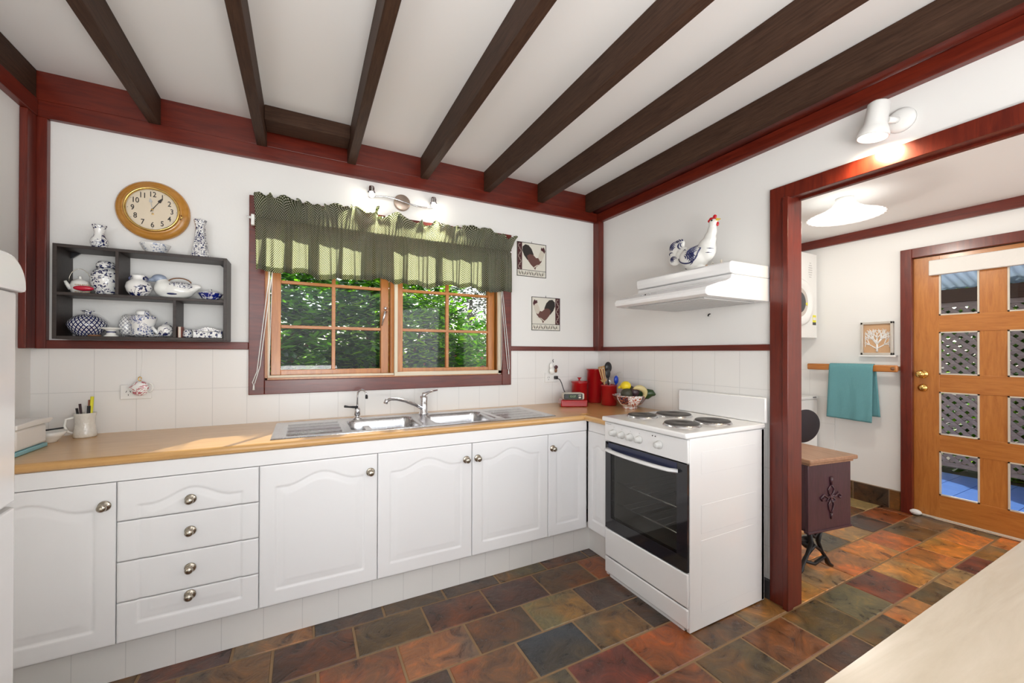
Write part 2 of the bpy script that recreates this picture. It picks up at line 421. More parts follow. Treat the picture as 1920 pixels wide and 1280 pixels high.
def text_bm(s, size, depth=.0006, bold=0):
    cu = bpy.data.curves.new('t', 'FONT'); cu.body = s; cu.size = size; cu.extrude = depth/2; cu.align_x = 'CENTER'; cu.align_y = 'CENTER'
    cu.resolution_u = 3; cu.offset = bold
    o = bpy.data.objects.new('t', cu); C.objects.link(o)
    dg = bpy.context.evaluated_depsgraph_get(); me = bpy.data.meshes.new_from_object(o.evaluated_get(dg))
    bm = bmesh.new(); bm.from_mesh(me); bpy.data.objects.remove(o); return bm

# ================================================================== STRUCTURE
# floor: grout slab and individually coloured slate tiles in one surface
def tile_layer(bm):
    return bm.loops.layers.float_color.get('tile') or bm.loops.layers.float_color.new('tile')
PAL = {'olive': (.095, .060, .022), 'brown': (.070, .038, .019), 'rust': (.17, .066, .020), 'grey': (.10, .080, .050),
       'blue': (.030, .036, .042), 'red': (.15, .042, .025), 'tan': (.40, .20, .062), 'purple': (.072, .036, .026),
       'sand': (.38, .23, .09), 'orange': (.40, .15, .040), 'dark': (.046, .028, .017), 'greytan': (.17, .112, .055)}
FIX = {(2, -1.16): 'blue', (2, -.86): 'grey', (3, -1.02): 'red', (1, -1.9): 'rust', (0, -2.08): 'brown', (0, -1.77): 'olive',
       (0, -2.4): 'grey', (1, -1.62): 'greytan', (1, -1.0): 'greytan', (2, -1.46): 'rust', (3, -.72): 'rust', (3, -1.33): 'grey',
       (4, -.28): 'rust', (4, .04): 'olive', (3, .77): 'orange', (3, .47): 'sand', (4, .63): 'red', (4, .93): 'sand', (4, .35): 'greytan',
       (3, 1.07): 'tan', (3, 1.37): 'orange', (3, 1.67): 'grey', (2, 1.65): 'dark', (2, 1.35): 'sand', (2, 1.05): 'grey', (1, 1.65): 'olive',
       (4, 1.23): 'orange', (4, 1.53): 'tan', (5, .2): 'olive', (5, -.1): 'brown', (5, .8): 'grey'}
bm = BM(); cl = tile_layer(bm)
offs = {-1: -2.079, 0: -2.232, 1: -2.07, 2: -1.31, 3: .92, 4: -.11}
rg = random.Random(11)
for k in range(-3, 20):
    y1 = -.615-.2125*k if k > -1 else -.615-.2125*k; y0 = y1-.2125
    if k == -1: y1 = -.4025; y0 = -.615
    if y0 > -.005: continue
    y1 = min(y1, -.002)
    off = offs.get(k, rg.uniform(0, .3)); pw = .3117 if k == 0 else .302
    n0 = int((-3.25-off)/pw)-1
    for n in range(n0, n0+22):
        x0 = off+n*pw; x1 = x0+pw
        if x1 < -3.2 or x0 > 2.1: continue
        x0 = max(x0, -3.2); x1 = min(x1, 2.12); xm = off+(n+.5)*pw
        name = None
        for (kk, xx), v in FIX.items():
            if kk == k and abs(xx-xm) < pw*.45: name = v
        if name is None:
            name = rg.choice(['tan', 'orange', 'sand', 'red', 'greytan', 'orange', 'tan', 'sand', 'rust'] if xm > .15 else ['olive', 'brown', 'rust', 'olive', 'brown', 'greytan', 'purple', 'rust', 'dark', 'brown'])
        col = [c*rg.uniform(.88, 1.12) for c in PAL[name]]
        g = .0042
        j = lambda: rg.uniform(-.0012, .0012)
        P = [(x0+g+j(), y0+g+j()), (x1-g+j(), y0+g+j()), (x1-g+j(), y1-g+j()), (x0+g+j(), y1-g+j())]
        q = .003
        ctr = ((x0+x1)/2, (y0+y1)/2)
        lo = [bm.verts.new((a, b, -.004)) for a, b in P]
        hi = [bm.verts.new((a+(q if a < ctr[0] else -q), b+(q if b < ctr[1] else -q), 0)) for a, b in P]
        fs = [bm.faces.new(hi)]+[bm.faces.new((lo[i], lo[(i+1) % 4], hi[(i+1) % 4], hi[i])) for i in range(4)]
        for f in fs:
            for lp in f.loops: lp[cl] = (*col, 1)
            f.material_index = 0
box(bm, -3.3, 2.3, -5.6, .1, -.08, -.003, mi=1)
struct('floor', bm, [M_['slate'], M_['grout']], recalc=False)

bm = BM(); box(bm, -3.32, .06, -5.6, .12, 2.5, 2.6); struct('ceiling', bm, M_['ceil'])
bm = BM(); box(bm, .06, 2.25, -5.6, .12, 2.29, 2.39); struct('ceiling', bm, M_['ceil'])
bm = BM()
WX0, WX1, WZ0, WZ1 = -2.312, -.876, 1.095, 2.012
for a in ((-3.32, WX0, 0, 2.5), (WX1, 2.25, 0, 2.5), (WX0, WX1, 0, WZ0), (WX0, WX1, WZ1, 2.5)):
    box(bm, a[0], a[1], 0, .14, a[2], a[3])
struct('wall_back', bm, M_['wall'])
bm = BM(); box(bm, -3.32, -3.2, -5.6, 0, 0, 2.5); struct('wall_left', bm, M_['wall'])
bm = BM(); box(bm, 0, .06, -1.43, 0, 0, 2.5); box(bm, 0, .06, -3.3, -1.43, 2.04, 2.5); box(bm, 0, .06, -5.6, -3.3, 0, 2.5)
struct('wall_right', bm, M_['wall'])
bm = BM(); box(bm, 2.1, 2.22, -1.21, 0, 0, 2.5); box(bm, 2.1, 2.22, -2.12, -1.21, 2.01, 2.5); box(bm, 2.1, 2.22, -5.6, -2.12, 0, 2.5)
struct('wall_far_right', bm, M_['wall'])
# splashbacks
bm = BM()
box(bm, -3.2, -2.385, -.006, 0, .86, 1.262); box(bm, -.805, 0, -.006, 0, .86, 1.262); box(bm, -2.385, -.805, -.006, 0, .86, 1.03)
struct('wall_splashback_back', bm, M_['tilesX'])
bm = BM(); box(bm, -.006, 0, -1.37, 0, .12, 1.262); struct('wall_splashback_right', bm, M_['tilesY'])
bm = BM(); box(bm, 2.094, 2.1, -.72, 0, .14, 1.10); struct('wall_laundry_tiles', bm, M_['tilesL'])

# red trims
def trim(n, m, *boxes, bev=.003, **k):
    bm = BM()
    for b in boxes: box(bm, *b, bev)
    return struct('trim_%d' % n, bm, m, **k)
trim(1, M_['redX'], (-3.2, -.0, -.028, 0, 2.291, 2.366), (-3.2, -.0, -.02, 0, 2.368, 2.5))
trim(2, M_['redZ'], (-3.199, -3.144, -.03, 0, 1.262, 2.291))
trim(3, M_['redZ'], (-3.2, -3.175, -.1, -.032, 1.262, 2.291))
trim(4, M_['redY'], (-3.2, -3.172, -5.5, -.03, 2.291, 2.366), (-3.2, -3.1995, -5.5, -.022, 2.368, 2.5))
trim(5, M_['redX'], (-3.2, -2.386, -.022, 0, 1.262, 1.300))
trim(6, M_['redX'], (-.804, -.05, -.020, 0, 1.262, 1.294))
trim(7, M_['redZ'], (-.05, 0, -.070, 0, 1.262, 2.291))
trim(8, M_['redY'], (-.020, 0, -1.37, -.07, 1.262, 1.294))
# right-hand beam with a rounded moulding on top
bm = BM()
box(bm, -.035, 0, -5.5, -.02, 2.291, 2.362, .003)
prism(bm, [(0, 2.362), (-.035, 2.362)]+[(-.035-.05*math.sin(math.radians(a)), 2.362+.05*(1-math.cos(math.radians(a)))) for a in (15, 30, 45, 60, 75, 90)]+[(-.085, 2.5), (0, 2.5)], 'Y', -5.5, -.02, smooth=True)
struct('trim_9', bm, M_['redY'])
# cased opening to the laundry
bm = BM()
box(bm, -.028, 0, -1.442, -1.372, 0, 2.076, .002); box(bm, -.028, 0, -3.37, -1.442, 2.008, 2.076, .002)
box(bm, .001, .085, -1.462, -1.40, 0, 2.035, .002); box(bm, -.02, .085, -3.3, -1.462, 2.020, 2.05, .002)
box(bm, -.045, 0.0, -1.467, -1.442, 0, 2.01, .002)
box(bm, .06, .085, -1.50+.04, -1.36, 0, 2.076, .002); box(bm, .06, .085, -3.37, -1.40, 2.01, 2.076, .002)
struct('trim_10', bm, M_['redZ'])
bm = BM(); box(bm, -.026, 0, -1.3722, -1.3, 0, .09); struct('baseboard_right', bm, M_['dkgrey'])
trim(11, M_['redY'], (2.065, 2.1, -5.5, 0, 2.215, 2.29))
# slate skirting in the laundry
bm = BM(); cl = tile_layer(bm)
edges = [0, -.22, -.5, -.76, -.86, -1.10, -1.172]; cols = ['olive', 'greytan', 'grey', 'olive', 'dark', 'olive']
for (a, b), cc in zip(zip(edges, edges[1:]), cols):
    n0 = set(bm.faces); box(bm, 2.078, 2.1, b+.004, a-.004, .0, .148, .002)
    for f in set(bm.faces)-n0:
        for lp in f.loops: lp[cl] = (*PAL[cc], 1)
n0 = set(bm.faces); box(bm, 2.083, 2.1, -1.172, 0, .0, .150, mi=1)
for f in set(bm.faces)-n0:
    for lp in f.loops: lp[cl] = (.1, .08, .05, 1)
struct('baseboard_laundry', bm, [M_['slate'], M_['grout']])

# rafters
names = [(-3.218, 'leftmost exposed ceiling beam, tight against the left wall'), (-2.776, 'dark brown ceiling beam above the wall clock, second from the left wall'),
         (-2.3285, 'dark brown ceiling beam left of the short noggin, above left end of the window'), (-1.876, 'dark brown ceiling beam right of the short noggin, pointing straight at the camera'),
         (-1.4395, 'dark brown ceiling beam above the two-bulb wall light'), (-.998, 'dark brown ceiling beam over the right end of the valance'),
         (-.566, 'dark brown ceiling beam second from the right, above the rooster plaques'), (-.124, 'rightmost dark brown ceiling beam, running beside the red wall beam')]
for x, lb in names:
    bm = BM(); box(bm, x-.0235 if x > -3 else -3.1985, x+.0235 if x > -3 else -3.180, -5.4, -.022, 2.362 if x > -3 else 2.3665, 2.499, .004)
    mk('ceiling_beam', bm, M_['brownY'], label=lb, cat='beam', group='exposed ceiling beams')
bm = BM(); box(bm, -2.3045, -1.9, -.205, -.072, 2.424, 2.499, .003)
mk('ceiling_noggin', bm, M_['brownX'], label='short dark noggin block bridging two ceiling beams beside the wall', cat='beam')

# ------------------------------------------------------------------ kitchen window
W = thing('window_1', None, None, (-1.6, 0, 1.02), kind='structure')
bm = BM()
box(bm, -2.385, WX0, -.025, 0, 1.018, 2.09, .003); box(bm, WX1, -.805, -.025, 0, 1.018, 2.09, .003)
box(bm, WX0, WX1, -.024, 0, 1.018, WZ0, .003); box(bm, WX0, WX1, -.024, 0, WZ1, 2.09, .003)
mk('window_architrave', bm, M_['redX'], W)
bm = BM()
box(bm, WX0, WX0+.012, 0, .14, WZ0, WZ1); box(bm, WX1-.012, WX1, 0, .14, WZ0, WZ1); box(bm, WX0, WX1, 0, .14, WZ0, WZ0+.010); box(bm, WX0, WX1, 0, .14, WZ1-.01, WZ1)
box(bm, -1.632, -1.604, .055, .11, WZ0+.01, WZ1-.01)
mk('window_jamb', bm, M_['oregZ'], W)
bm = BM()
box(bm, WX0+.012, -.888, .012, .028, 1.105, 1.118, .002)
box(bm, WX0+.012, WX0+.022, .012, .028, 1.118, 2.0); 
mk('screen_track', bm, M_['cream'], W)
bm = BM()
box(bm, -1.618, -1.598, .0, .022, 1.106, 1.995, .002); box(bm, -.898, -.868, -.002, .022, 1.095, 1.995, .002)
box(bm, -1.618, -.868, -.002, .022, 1.10, 1.124, .002); box(bm, -1.598, -.89, .0, .022, 1.975, 1.995, .002)
mk('flyscreen_frame', bm, M_['cream'], W)
def sash(px, w, ang, lab):
    """casement sash; local x 0..w, hinge at x=0, glass plane y=0"""
    bm = BM(); h0, h1 = 0, .895
    st = .048
    box(bm, 0, st, -.018, .018, 0, h1, .002); box(bm, w-st, w, -.018, .018, 0, h1, .002)
    box(bm, st, w-st, -.018, .018, 0, .042, .002); box(bm, st, w-st, -.018, .018, h1-.028, h1, .002)
    s = mk('sash', bm, M_['oregZ'], W, world=False)
    s.location = Vector((px, .072, 1.104))-W.location; s.rotation_euler.z = ang
    bm = BM()
    box(bm, w/2-.010, w/2+.010, -.012, .014, .042, h1-.028, .002)
    for z in (.29, .545): box(bm, st, w-st, -.0125, .0145, z-.009, z+.009, .002)
    mk('muntin', bm, M_['oregX'], s, world=False)
    bm = BM(); z = (.042, .281, .299, .536, .554, h1-.028)
    for a in ((st, w/2-.010), (w/2+.010, w-st)):
        for b0, b1 in zip(z[::2], z[1::2]): box(bm, a[0], a[1], -.0015, .0015, b0, b1)
    mk('pane', bm, M_['glass'], s, world=False)
    return s
s1 = sash(-2.288, .648, .035, '')
s2 = sash(-1.603, .70, 0, '')
bm = BM(); tube(bm, [(.624, -.02, .40), (.624, -.05, .40), (.615, -.055, .385), (.598, -.05, .31)], [.009, .008, .007, .004], 8); ball(bm, (.626, -.026, .425), .012, (1, .8, 1), 2)
mk('window_catch', bm, M_['chrome'], s1, world=False)
# sill outside
bm = BM(); box(bm, -2.36, -.83, .14, .22, 1.04, 1.09, .004); mk('window_sill', bm, M_['oregX'], W)

# ------------------------------------------------------------------ laundry door
D = thing('door_1', None, None, (2.1, -1.66, 0), kind='structure')
bm = BM()
box(bm, 2.062, 2.1, -1.243, -1.175, 0, 2.06, .003); box(bm, 2.062, 2.1, -2.16, -2.09, 0, 2.06, .003); box(bm, 2.062, 2.1, -2.09, -1.243, 1.988, 2.06, .003)
box(bm, 2.1, 2.2, -1.225, -1.21, 0, 2.01); box(bm, 2.1, 2.2, -2.12, -2.105, 0, 2.01); box(bm, 2.1, 2.2, -2.105, -1.225, 1.99, 2.01)
mk('door_frame', bm, M_['redZ'], D)
bm = BM()
X0, X1 = 2.104, 2.142
gy = [(-1.382, -1.584), (-1.712, -1.914)]; gz = [(.19, .518), (.643, .962), (1.092, 1.41), (1.534, 1.862)]
box(bm, X0, X1, -1.384, -1.232, .012, 1.985, .001); box(bm, X0, X1, -2.10, -1.912, .012, 1.985, .001); 
mk('door_stile', bm, M_['oregZ'], D)
bm = BM(); box(bm, X0+.004, X1-.004, -1.714, -1.582, .19, 1.87, .001); mk('middle_stile', bm, M_['oregZ'], D)
bm = BM()
zs = [(.012, .192)]+[(gz[i][1]-.002, gz[i+1][0]+.002) for i in range(3)]+[(1.86, 1.985)]
for a, b in zs: box(bm, X0+.001, X1-.001, -1.914, -1.382, a, b, .001)
mk('door_rail', bm, M_['oregY'], D)
bm = BM(); g2 = BM()
for y1, y0 in gy:
    for z0, z1 in gz:
        for q in ((y0, y0+.009, z0, z1), (y1-.009, y1, z0, z1), (y0, y1, z0, z0+.009), (y0, y1, z1-.009, z1)):
            box(bm, X0-.002, X0+.01, *q)
        box(g2, 2.118, 2.122, y0, y1, z0, z1)
mk('glazing_bead', bm, M_['cream2'], D); mk('door_pane', g2, M_['glass'], D)
for z, n in ((1.09, 'door_knob'), (.985, 'deadlock')):
    bm = BM()
    if n == 'door_knob': lathe(bm, [(0, 0), (.032, 0), (.03, .006), (.012, .01), (.011, .03), (.024, .038), (.027, .05), (.022, .06), (0, .063)], (X0, -1.292, z), 24, axis='X')
    else: lathe(bm, [(0, 0), (.030, 0), (.028, .008), (.02, .014), (.012, .02), (0, .021)], (X0, -1.292, z), 24, axis='X')
    mk(n, bm, M_['brass'], D)
bm = BM(); box(bm, 2.085, X0, -2.10, -1.235, .012, .022, .003); mk('draught_seal', bm, M_['cream2'], D)
bm = BM(); box(bm, 2.068, X0-.001, -2.0, -1.335, 1.836, 1.95, .006); r = mk('roller_blind', bm, M_['cloth'], label='white rolled-up blind across the top of the glazed timber door', cat='blind')
bm = BM(); ball(bm, (2.068, -1.262, .028), .028, (.8, 1.25, .75), 3)
mk('door_stop', bm, M_['plastic'], label='white rounded door stop on the floor at the corner of the glazed door', cat='door stop')

# ================================================================== OUTDOORS
bm = BM(); box(bm, -60, 60, .14, 80, -.25, -.12); box(bm, 2.22, 10, -8, .14, -.25, -.12)
mk('garden_ground', bm, M_['soil'], kind='structure')
bm = BM(); box(bm, -3.6, 2.3, .14, .40, 2.60, 2.66); mk('roof_eave', bm, M_['zinc'], kind='structure')
bm = BM()
for i in range(22): box(bm, 2.24, 4.07, -4.2+i*.145*1.3, -4.2+(i+1)*.145*1.3-.004, -.09, -.045)
mk('verandah_deck', bm, M_['deck'], label='blue painted verandah deck beyond the glazed door', cat='deck')
L = thing('lattice_screen', 'weathered brown diagonal lattice screen at the edge of the blue deck', 'lattice', (4.13, -2, -.05))
rgl = random.Random(3)
for sgn, xx, nm in ((1, 4.122, 'lattice_slat'), (-1, 4.134, 'lattice_slat')):
    bm = BM(); pitch = .094
    n0 = int(-5.5/pitch)
    for i in range(0, 75):
        c = -5.3+i*pitch
        y0, z0 = c, .06
        # clip diagonal y = c + sgn*(z-.06) into z .06..1.76
        ya, yb = c, c+sgn*1.70
        za, zb = .06, 1.76
        if sgn < 0: ya, yb = c+0.0, c-1.70
        lo, hi = -4.2, -.45
        def clip(ya, za, yb, zb):
            d = (yb-ya)
            t0, t1 = 0, 1
            for lim, s in ((lo, 1), (hi, -1)):
                fa, fb = s*(ya-lim), s*(yb-lim)
                if fa < 0 and fb < 0: return None
                if fa < 0: t0 = max(t0, fa/(fa-fb))
                if fb < 0: t1 = min(t1, fa/(fa-fb))
            if t0 >= t1: return None
            return (ya+d*t0, za+(zb-za)*t0, yb-d*(1-t1), zb-(zb-za)*(1-t1))
        q = clip(ya, za, yb, zb)
        if not q: continue
        a = Vector((xx, q[0], q[1])); b = Vector((xx, q[2], q[3])); t = (b-a).normalized(); nrm = Vector((1, 0, 0)).cross(t)*.0185
        dx = Vector((.005, 0, 0))
        v = [bm.verts.new(p) for p in (a-nrm-dx, a+nrm-dx, b+nrm-dx, b-nrm-dx, a-nrm+dx, a+nrm+dx, b+nrm+dx, b-nrm+dx)]
        for f in ((0, 1, 2, 3), (7, 6, 5, 4), (0, 4, 5, 1), (1, 5, 6, 2), (2, 6, 7, 3), (3, 7, 4, 0)): bm.faces.new([v[k] for k in f])
    mk(nm, bm, M_['lattice'], L, kind='stuff')
bm = BM(); box(bm, 4.105, 4.15, -4.2, -.45, 1.75, 1.80, .002); box(bm, 4.105, 4.15, -4.2, -.45, .02, .065, .002); mk('lattice_rail', bm, M_['lattice'], L)
for y in (-4.2, -.5): bx('verandah_post', 4.08, 4.16, y, y+.08, -.05, 1.799, M_['brownZ'], L, .003)
bm = BM(); box(bm, 4.06, 4.16, -4.3, -.4, 1.80, 1.94, .004); mk('verandah_beam', bm, M_['brownY'], label='dark brown verandah beam above the lattice', cat='beam')
bm = BM(); N = 200
rows = []
for i in range(N+1):
    y = -4.3+3.9*i/N; dz = .009*math.sin(2*PI*y/.076)
    rows.append((bm.verts.new((2.24, y, 2.50+dz)), bm.verts.new((4.35, y, 1.97+dz)), bm.verts.new((2.24, y, 2.505+dz)), bm.verts.new((4.35, y, 1.975+dz))))
for a, b in zip(rows, rows[1:]):
    for (p, q) in ((0, 1), (2, 3)):
        f = bm.faces.new((a[p], a[q], b[q], b[p])); f.smooth = True
m, n, l, b = mat('translucent_sheet'); b.inputs['Base Color'].default_value = (.5, .55, .6, 1); b.inputs['Roughness'].default_value = .4
t = n.new('ShaderNodeBsdfTranslucent'); t.inputs[0].default_value = (.50, .57, .64, 1); mx = n.new('ShaderNodeMixShader'); mx.inputs[0].default_value = .6
l.new(b.outputs[0], mx.inputs[1]); l.new(t.outputs[0], mx.inputs[2]); l.new(mx.outputs[0], n['Material Output'].inputs[0])
mk('corrugated_roof', bm, m, label='grey corrugated verandah roof sheeting sloping down to the beam', cat='roof', recalc=False)
bm = BM(); 
ball(bm, (3.3, -2.08, .90), .115, (.8, 1, .8), 3)
for v in bm.verts: v.co += Vector([rgl.uniform(-.012, .012) for _ in range(3)])
tube(bm, [(3.3, -2.08, .98), (3.3, -2.06, 1.6), (3.3, -2.06, 2.23)], .003, 5)
mk('hanging_basket', bm, M_['bark'], label='dark round hanging basket seen through the right column of door panes', cat='basket')

def leafmat(name, stops, trans=(.25, .5, .03), tw=.45, rough=.28):
    m, n, l, b = mat(name)
    at = n.new('ShaderNodeVertexColor'); at.layer_name = 'leaf'; r = ramp(n, stops); l.new(at.outputs[0], r.inputs[0]); l.new(r.outputs[0], b.inputs['Base Color'])
    b.inputs['Roughness'].default_value = rough; b.inputs['Specular IOR Level'].default_value = .9
    t = n.new('ShaderNodeBsdfTranslucent'); mu = n.new('ShaderNodeMix'); mu.data_type = 'RGBA'; mu.blend_type = 'MULTIPLY'; mu.inputs[0].default_value = 1
    l.new(r.outputs[0], mu.inputs[6]); mu.inputs[7].default_value = (2.6, 3.2, .7, 1); l.new(mu.outputs[2], t.inputs[0])
    mx = n.new('ShaderNodeMixShader'); mx.inputs[0].default_value = tw; o = n['Material Output']
    l.new(b.outputs[0], mx.inputs[1]); l.new(t.outputs[0], mx.inputs[2]); l.new(mx.outputs[0], o.inputs[0])
    return m
LM = {'dark': leafmat('glossy_dark_leaf', [(0, (.008, .03, .012)), (.5, (.026, .085, .018)), (1, (.11, .26, .03))]),
      'long': leafmat('long_green_leaf', [(0, (.012, .04, .008)), (.5, (.045, .13, .015)), (1, (.22, .40, .035))], tw=.5),
      'bright': leafmat('bright_green_leaf', [(0, (.03, .10, .01)), (.6, (.10, .28, .02)), (1, (.35, .5, .04))], tw=.6),
      'grey': leafmat('small_grey_green_leaf', [(0, (.02, .03, .022)), (1, (.09, .12, .08))], tw=.2),
      'pink': leafmat('pink_blossom', [(0, (.35, .02, .06)), (1, (.7, .12, .22))], tw=.4),
      'yellow': leafmat('yellow_blossom', [(0, (.5, .35, .03)), (1, (.75, .55, .08))], tw=.4)}
def leaves(bm, n, region, size, aspect, rng, droop=.5, shell=None):
    cl = bm.loops.layers.float_color.get('leaf') or bm.loops.layers.float_color.new('leaf')
    for _ in range(n):
        p = region(rng); a = rng.uniform(0, 2*PI)
        d = Vector((math.cos(a), math.sin(a), rng.uniform(-1, .6)*droop)).normalized()
        s = d.cross(Vector((rng.uniform(-.5, .5), rng.uniform(-.5, .5), 1))).normalized(); up = s.cross(d)
        Ln = size*rng.uniform(.6, 1.3); wd = Ln*aspect
        q = [p, p+d*Ln*.35+s*wd*.5-up*wd*.12, p+d*Ln*.75+s*wd*.38-up*wd*.15, p+d*Ln-up*wd*.3, p+d*Ln*.75-s*wd*.38-up*wd*.15, p+d*Ln*.35-s*wd*.5-up*wd*.12, p+d*Ln*.5+up*wd*.06]
        v = [bm.verts.new(x) for x in q]; c = rng.random()**1.3
        for f in ((0, 1, 6), (1, 2, 6), (2, 3, 6), (3, 4, 6), (4, 5, 6), (5, 0, 6)):
            g = bm.faces.new([v[i] for i in f]); g.smooth = False
            for lp in g.loops: lp[cl] = (c, c, c, 1)
def ell(cx, cy, cz, rx, ry, rz, p=.5):
    def r(rng):
        while 1:
            v = Vector((rng.uniform(-1, 1), rng.uniform(-1, 1), rng.uniform(-1, 1)))
            if p < v.length < 1: return Vector((cx+v.x*rx, cy+v.y*ry, cz+v.z*rz))
    return r
def clus(cx, cy, cz, rx, ry, rz, k, rad, seed):
    g = random.Random(seed); f = ell(cx, cy, cz, rx, ry, rz, .3); cs = [f(g) for _ in range(k)]
    def r(rng):
        c = rng.choice(cs); v = Vector((rng.gauss(0, 1), rng.gauss(0, 1), rng.gauss(0, .8)))*rad*.5
        return c+v
    return r
def tree(name, label, cat, base, crown, trunk, leafspec, flowers=None):
    T = thing(name, label, cat, base)
    bm = BM()
    for pts, rad in trunk: tube(bm, [Vector(base)+Vector(p) for p in pts], rad, 9)
    mk('trunk', bm, M_['bark'], T)
    rng = random.Random(hash(label) % 1000 if 0 else len(label)*7)
    n, size, asp, lm, reg = leafspec
    bm = BM(); leaves(bm, n, reg, size, asp, rng); mk('foliage', bm, LM[lm], T, recalc=False, kind='stuff')
    if flowers:
        n, size, lm, reg = flowers; bm = BM(); leaves(bm, n, reg, size, .8, rng); mk('blossom', bm, LM[lm], T, recalc=False, kind='stuff')
tree('garden_tree', 'leafy tree with leaning brown branches outside the left casement', 'tree', (-3.0, 1.9, -.12), None,
     [([(0, 0, 0), (.1, -.1, .5), (.38, -.1, 1.05), (.62, -.05, 1.35), (.80, 0, 1.55)], [.07, .062, .05, .04, .02]),
      ([(0, 0, 0), (-.05, 0, .8), (.02, -.1, 1.35), (.15, -.2, 1.9), (.3, -.2, 2.5)], [.07, .05, .04, .032, .02]),
      ([(.38, -.1, 1.05), (.7, .1, 1.2), (1.3, .3, 1.9)], [.03, .025, .01])],
     (8500, .115, .48, 'dark', clus(-2.65, 1.95, 1.55, 1.35, .75, 1.15, 190, .17, 1)))
tree('garden_shrub', 'tall shrub with long narrow leaves outside the middle of the window', 'shrub', (-1.4, 2.1, -.12), None,
     [([(0, 0, 0), (.05, 0, .8), (-.1, 0, 1.6), (0, .1, 2.3)], [.04, .035, .025, .01]), ([(0, 0, .4), (.4, .1, 1.2), (.6, .1, 1.9)], [.03, .02, .01])],
     (7000, .14, .28, 'long', clus(-1.15, 2.1, 1.35, .85, .55, 1.15, 150, .17, 2)))
tree('garden_shrub', 'bright green bush with pink flowers low in the right casement', 'shrub', (-.1, 2.6, -.12), None,
     [([(0, 0, 0), (-.1, 0, .7), (-.2, 0, 1.4)], [.03, .02, .01])],
     (3600, .10, .55, 'bright', clus(-.15, 2.5, 1.05, .85, .45, .70, 90, .16, 5)),
     (45, .07, 'pink', ell(-.4, 2.2, 1.1, .7, .2, .3)))
tree('garden_tree', 'dense small-leaved grey-green tree far behind the right casement', 'tree', (.7, 4.8, -.12), None,
     [([(0, 0, 0), (0, 0, 1.2), (.1, 0, 2.4)], [.09, .07, .03])],
     (20000, .075, .5, 'grey', ell(1.45, 4.9, 1.9, 1.7, .7, 1.8, .3)))
tree('garden_hedge', 'mid-green hedge closing the garden behind the window', 'hedge', (-2.4, 4.2, -.12), None,
     [([(0, 0, 0), (0, 0, 1.3)], [.05, .02])],
     (16000, .16, .45, 'long', ell(-2.3, 4.3, 1.0, 3.2, .6, 1.85, .1)), (25, .07, 'pink', ell(-1.5, 3.2, .75, .6, .2, .2)))
tree('verandah_hedge', 'green hedge showing through the lattice screen', 'hedge', (5.3, -2.0, -.12), None,
     [([(0, 0, 0), (0, 0, 1.3)], [.05, .02])],
     (17000, .15, .55, 'long', ell(4.85, -2.3, 1.15, .5, 2.9, 1.85, .1)))

tree('garden_tree', 'leafy tree overhanging the right end of the kitchen window from outside', 'tree', (1.1, 1.75, -.12), None,  # added out of view; its crown cuts the sun under the valance
     [([(0, 0, 0), (0, 0, 1.4), (-.2, -.1, 2.3), (-.5, -.15, 2.9)], [.05, .04, .03, .01])],
     (5200, .11, .5, 'dark', clus(.75, 1.6, 2.40, 1.05, .40, .42, 110, .15, 8)))

# ================================================================== KITCHEN UNITS
def panel_depth(u, v, Wd, Hd, m=.056, mb=.062, arch=.045, mt=.092):
    """depth of the routed groove below the face at (u, v)"""
    pw = Wd-2*m; t = abs((u-Wd/2)/(pw/2))
    top = Hd-mt+(arch*.5*(1+math.cos(PI*min(t/.78, 1))))
    d = min(u-m, Wd-m-u, v-mb, top-v)
    if d < 0: return 0
    s = lambda a, b, x: max(0, min(1, (x-a)/(b-a)))
    if d < .007: return .0045*s(0, .007, d)
    if d < .012: return .0045-.0012*s(.007, .012, d)
    if d < .034: return .0033-.0020*s(.012, .034, d)
    if d < .037: return .0013-.0008*s(.034, .037, d)
    return .0005
def door_bm(Wd, Hd, v0=0, v1=None, step=.0045, m=.056, arch=.045):
    """front at local y=-.018, x 0..Wd, z v0..v1"""
    v1 = Hd if v1 is None else v1
    bm = BM(); nx = int(Wd/step); nz = max(6, int((v1-v0)/step))
    G = []
    for i in range(nx+1):
        u = Wd*i/nx; col = []
        for k in range(nz+1):
            v = v0+(v1-v0)*k/nz
            e = min(u, Wd-u, v-v0, v1-v); rr = .0015 if e < .001 else 0
            col.append(bm.verts.new((u, -.018+rr+panel_depth(u, v, Wd, Hd, m, .062, arch), v)))
        G.append(col)
    for i in range(nx):
        for k in range(nz):
            f = bm.faces.new((G[i][k], G[i+1][k], G[i+1][k+1], G[i][k+1])); f.smooth = True
    rim = [G[i][0] for i in range(nx+1)]+[G[nx][k] for k in range(1, nz+1)]+[G[i][nz] for i in range(nx-1, -1, -1)]+[G[0][k] for k in range(nz-1, 0, -1)]
    back = [bm.verts.new((v.co.x, 0, v.co.z)) for v in rim]
    for i in range(len(rim)):
        j = (i+1) % len(rim); bm.faces.new((rim[i], back[i], back[j], rim[j]))
    bm.faces.new(back)
    return bm
KNOB = [(0, 0), (.019, 0), (.0195, .002), (.015, .004), (.007, .007), (.006, .014), (.0105, .019), (.0145, .024), (.014, .029), (.009, .033), (0, .034)]
def knob(parent, x, z, yf=-.018, oval=True):
    bm = BM(); lathe(bm, KNOB, (0, 0, 0), 20, axis='Y')
    for v in bm.verts: v.co.x *= 1.0; v.co += Vector((x, yf, z))
    return mk('knob', bm, M_['pewter'], parent, world=False)
def local_obj(name, bm, m, parent, loc, rz=0):
    o = mk(name, bm, m, parent, world=False); o.location = loc; o.rotation_euler.z = rz; return o
ZB, ZT = .172, .768
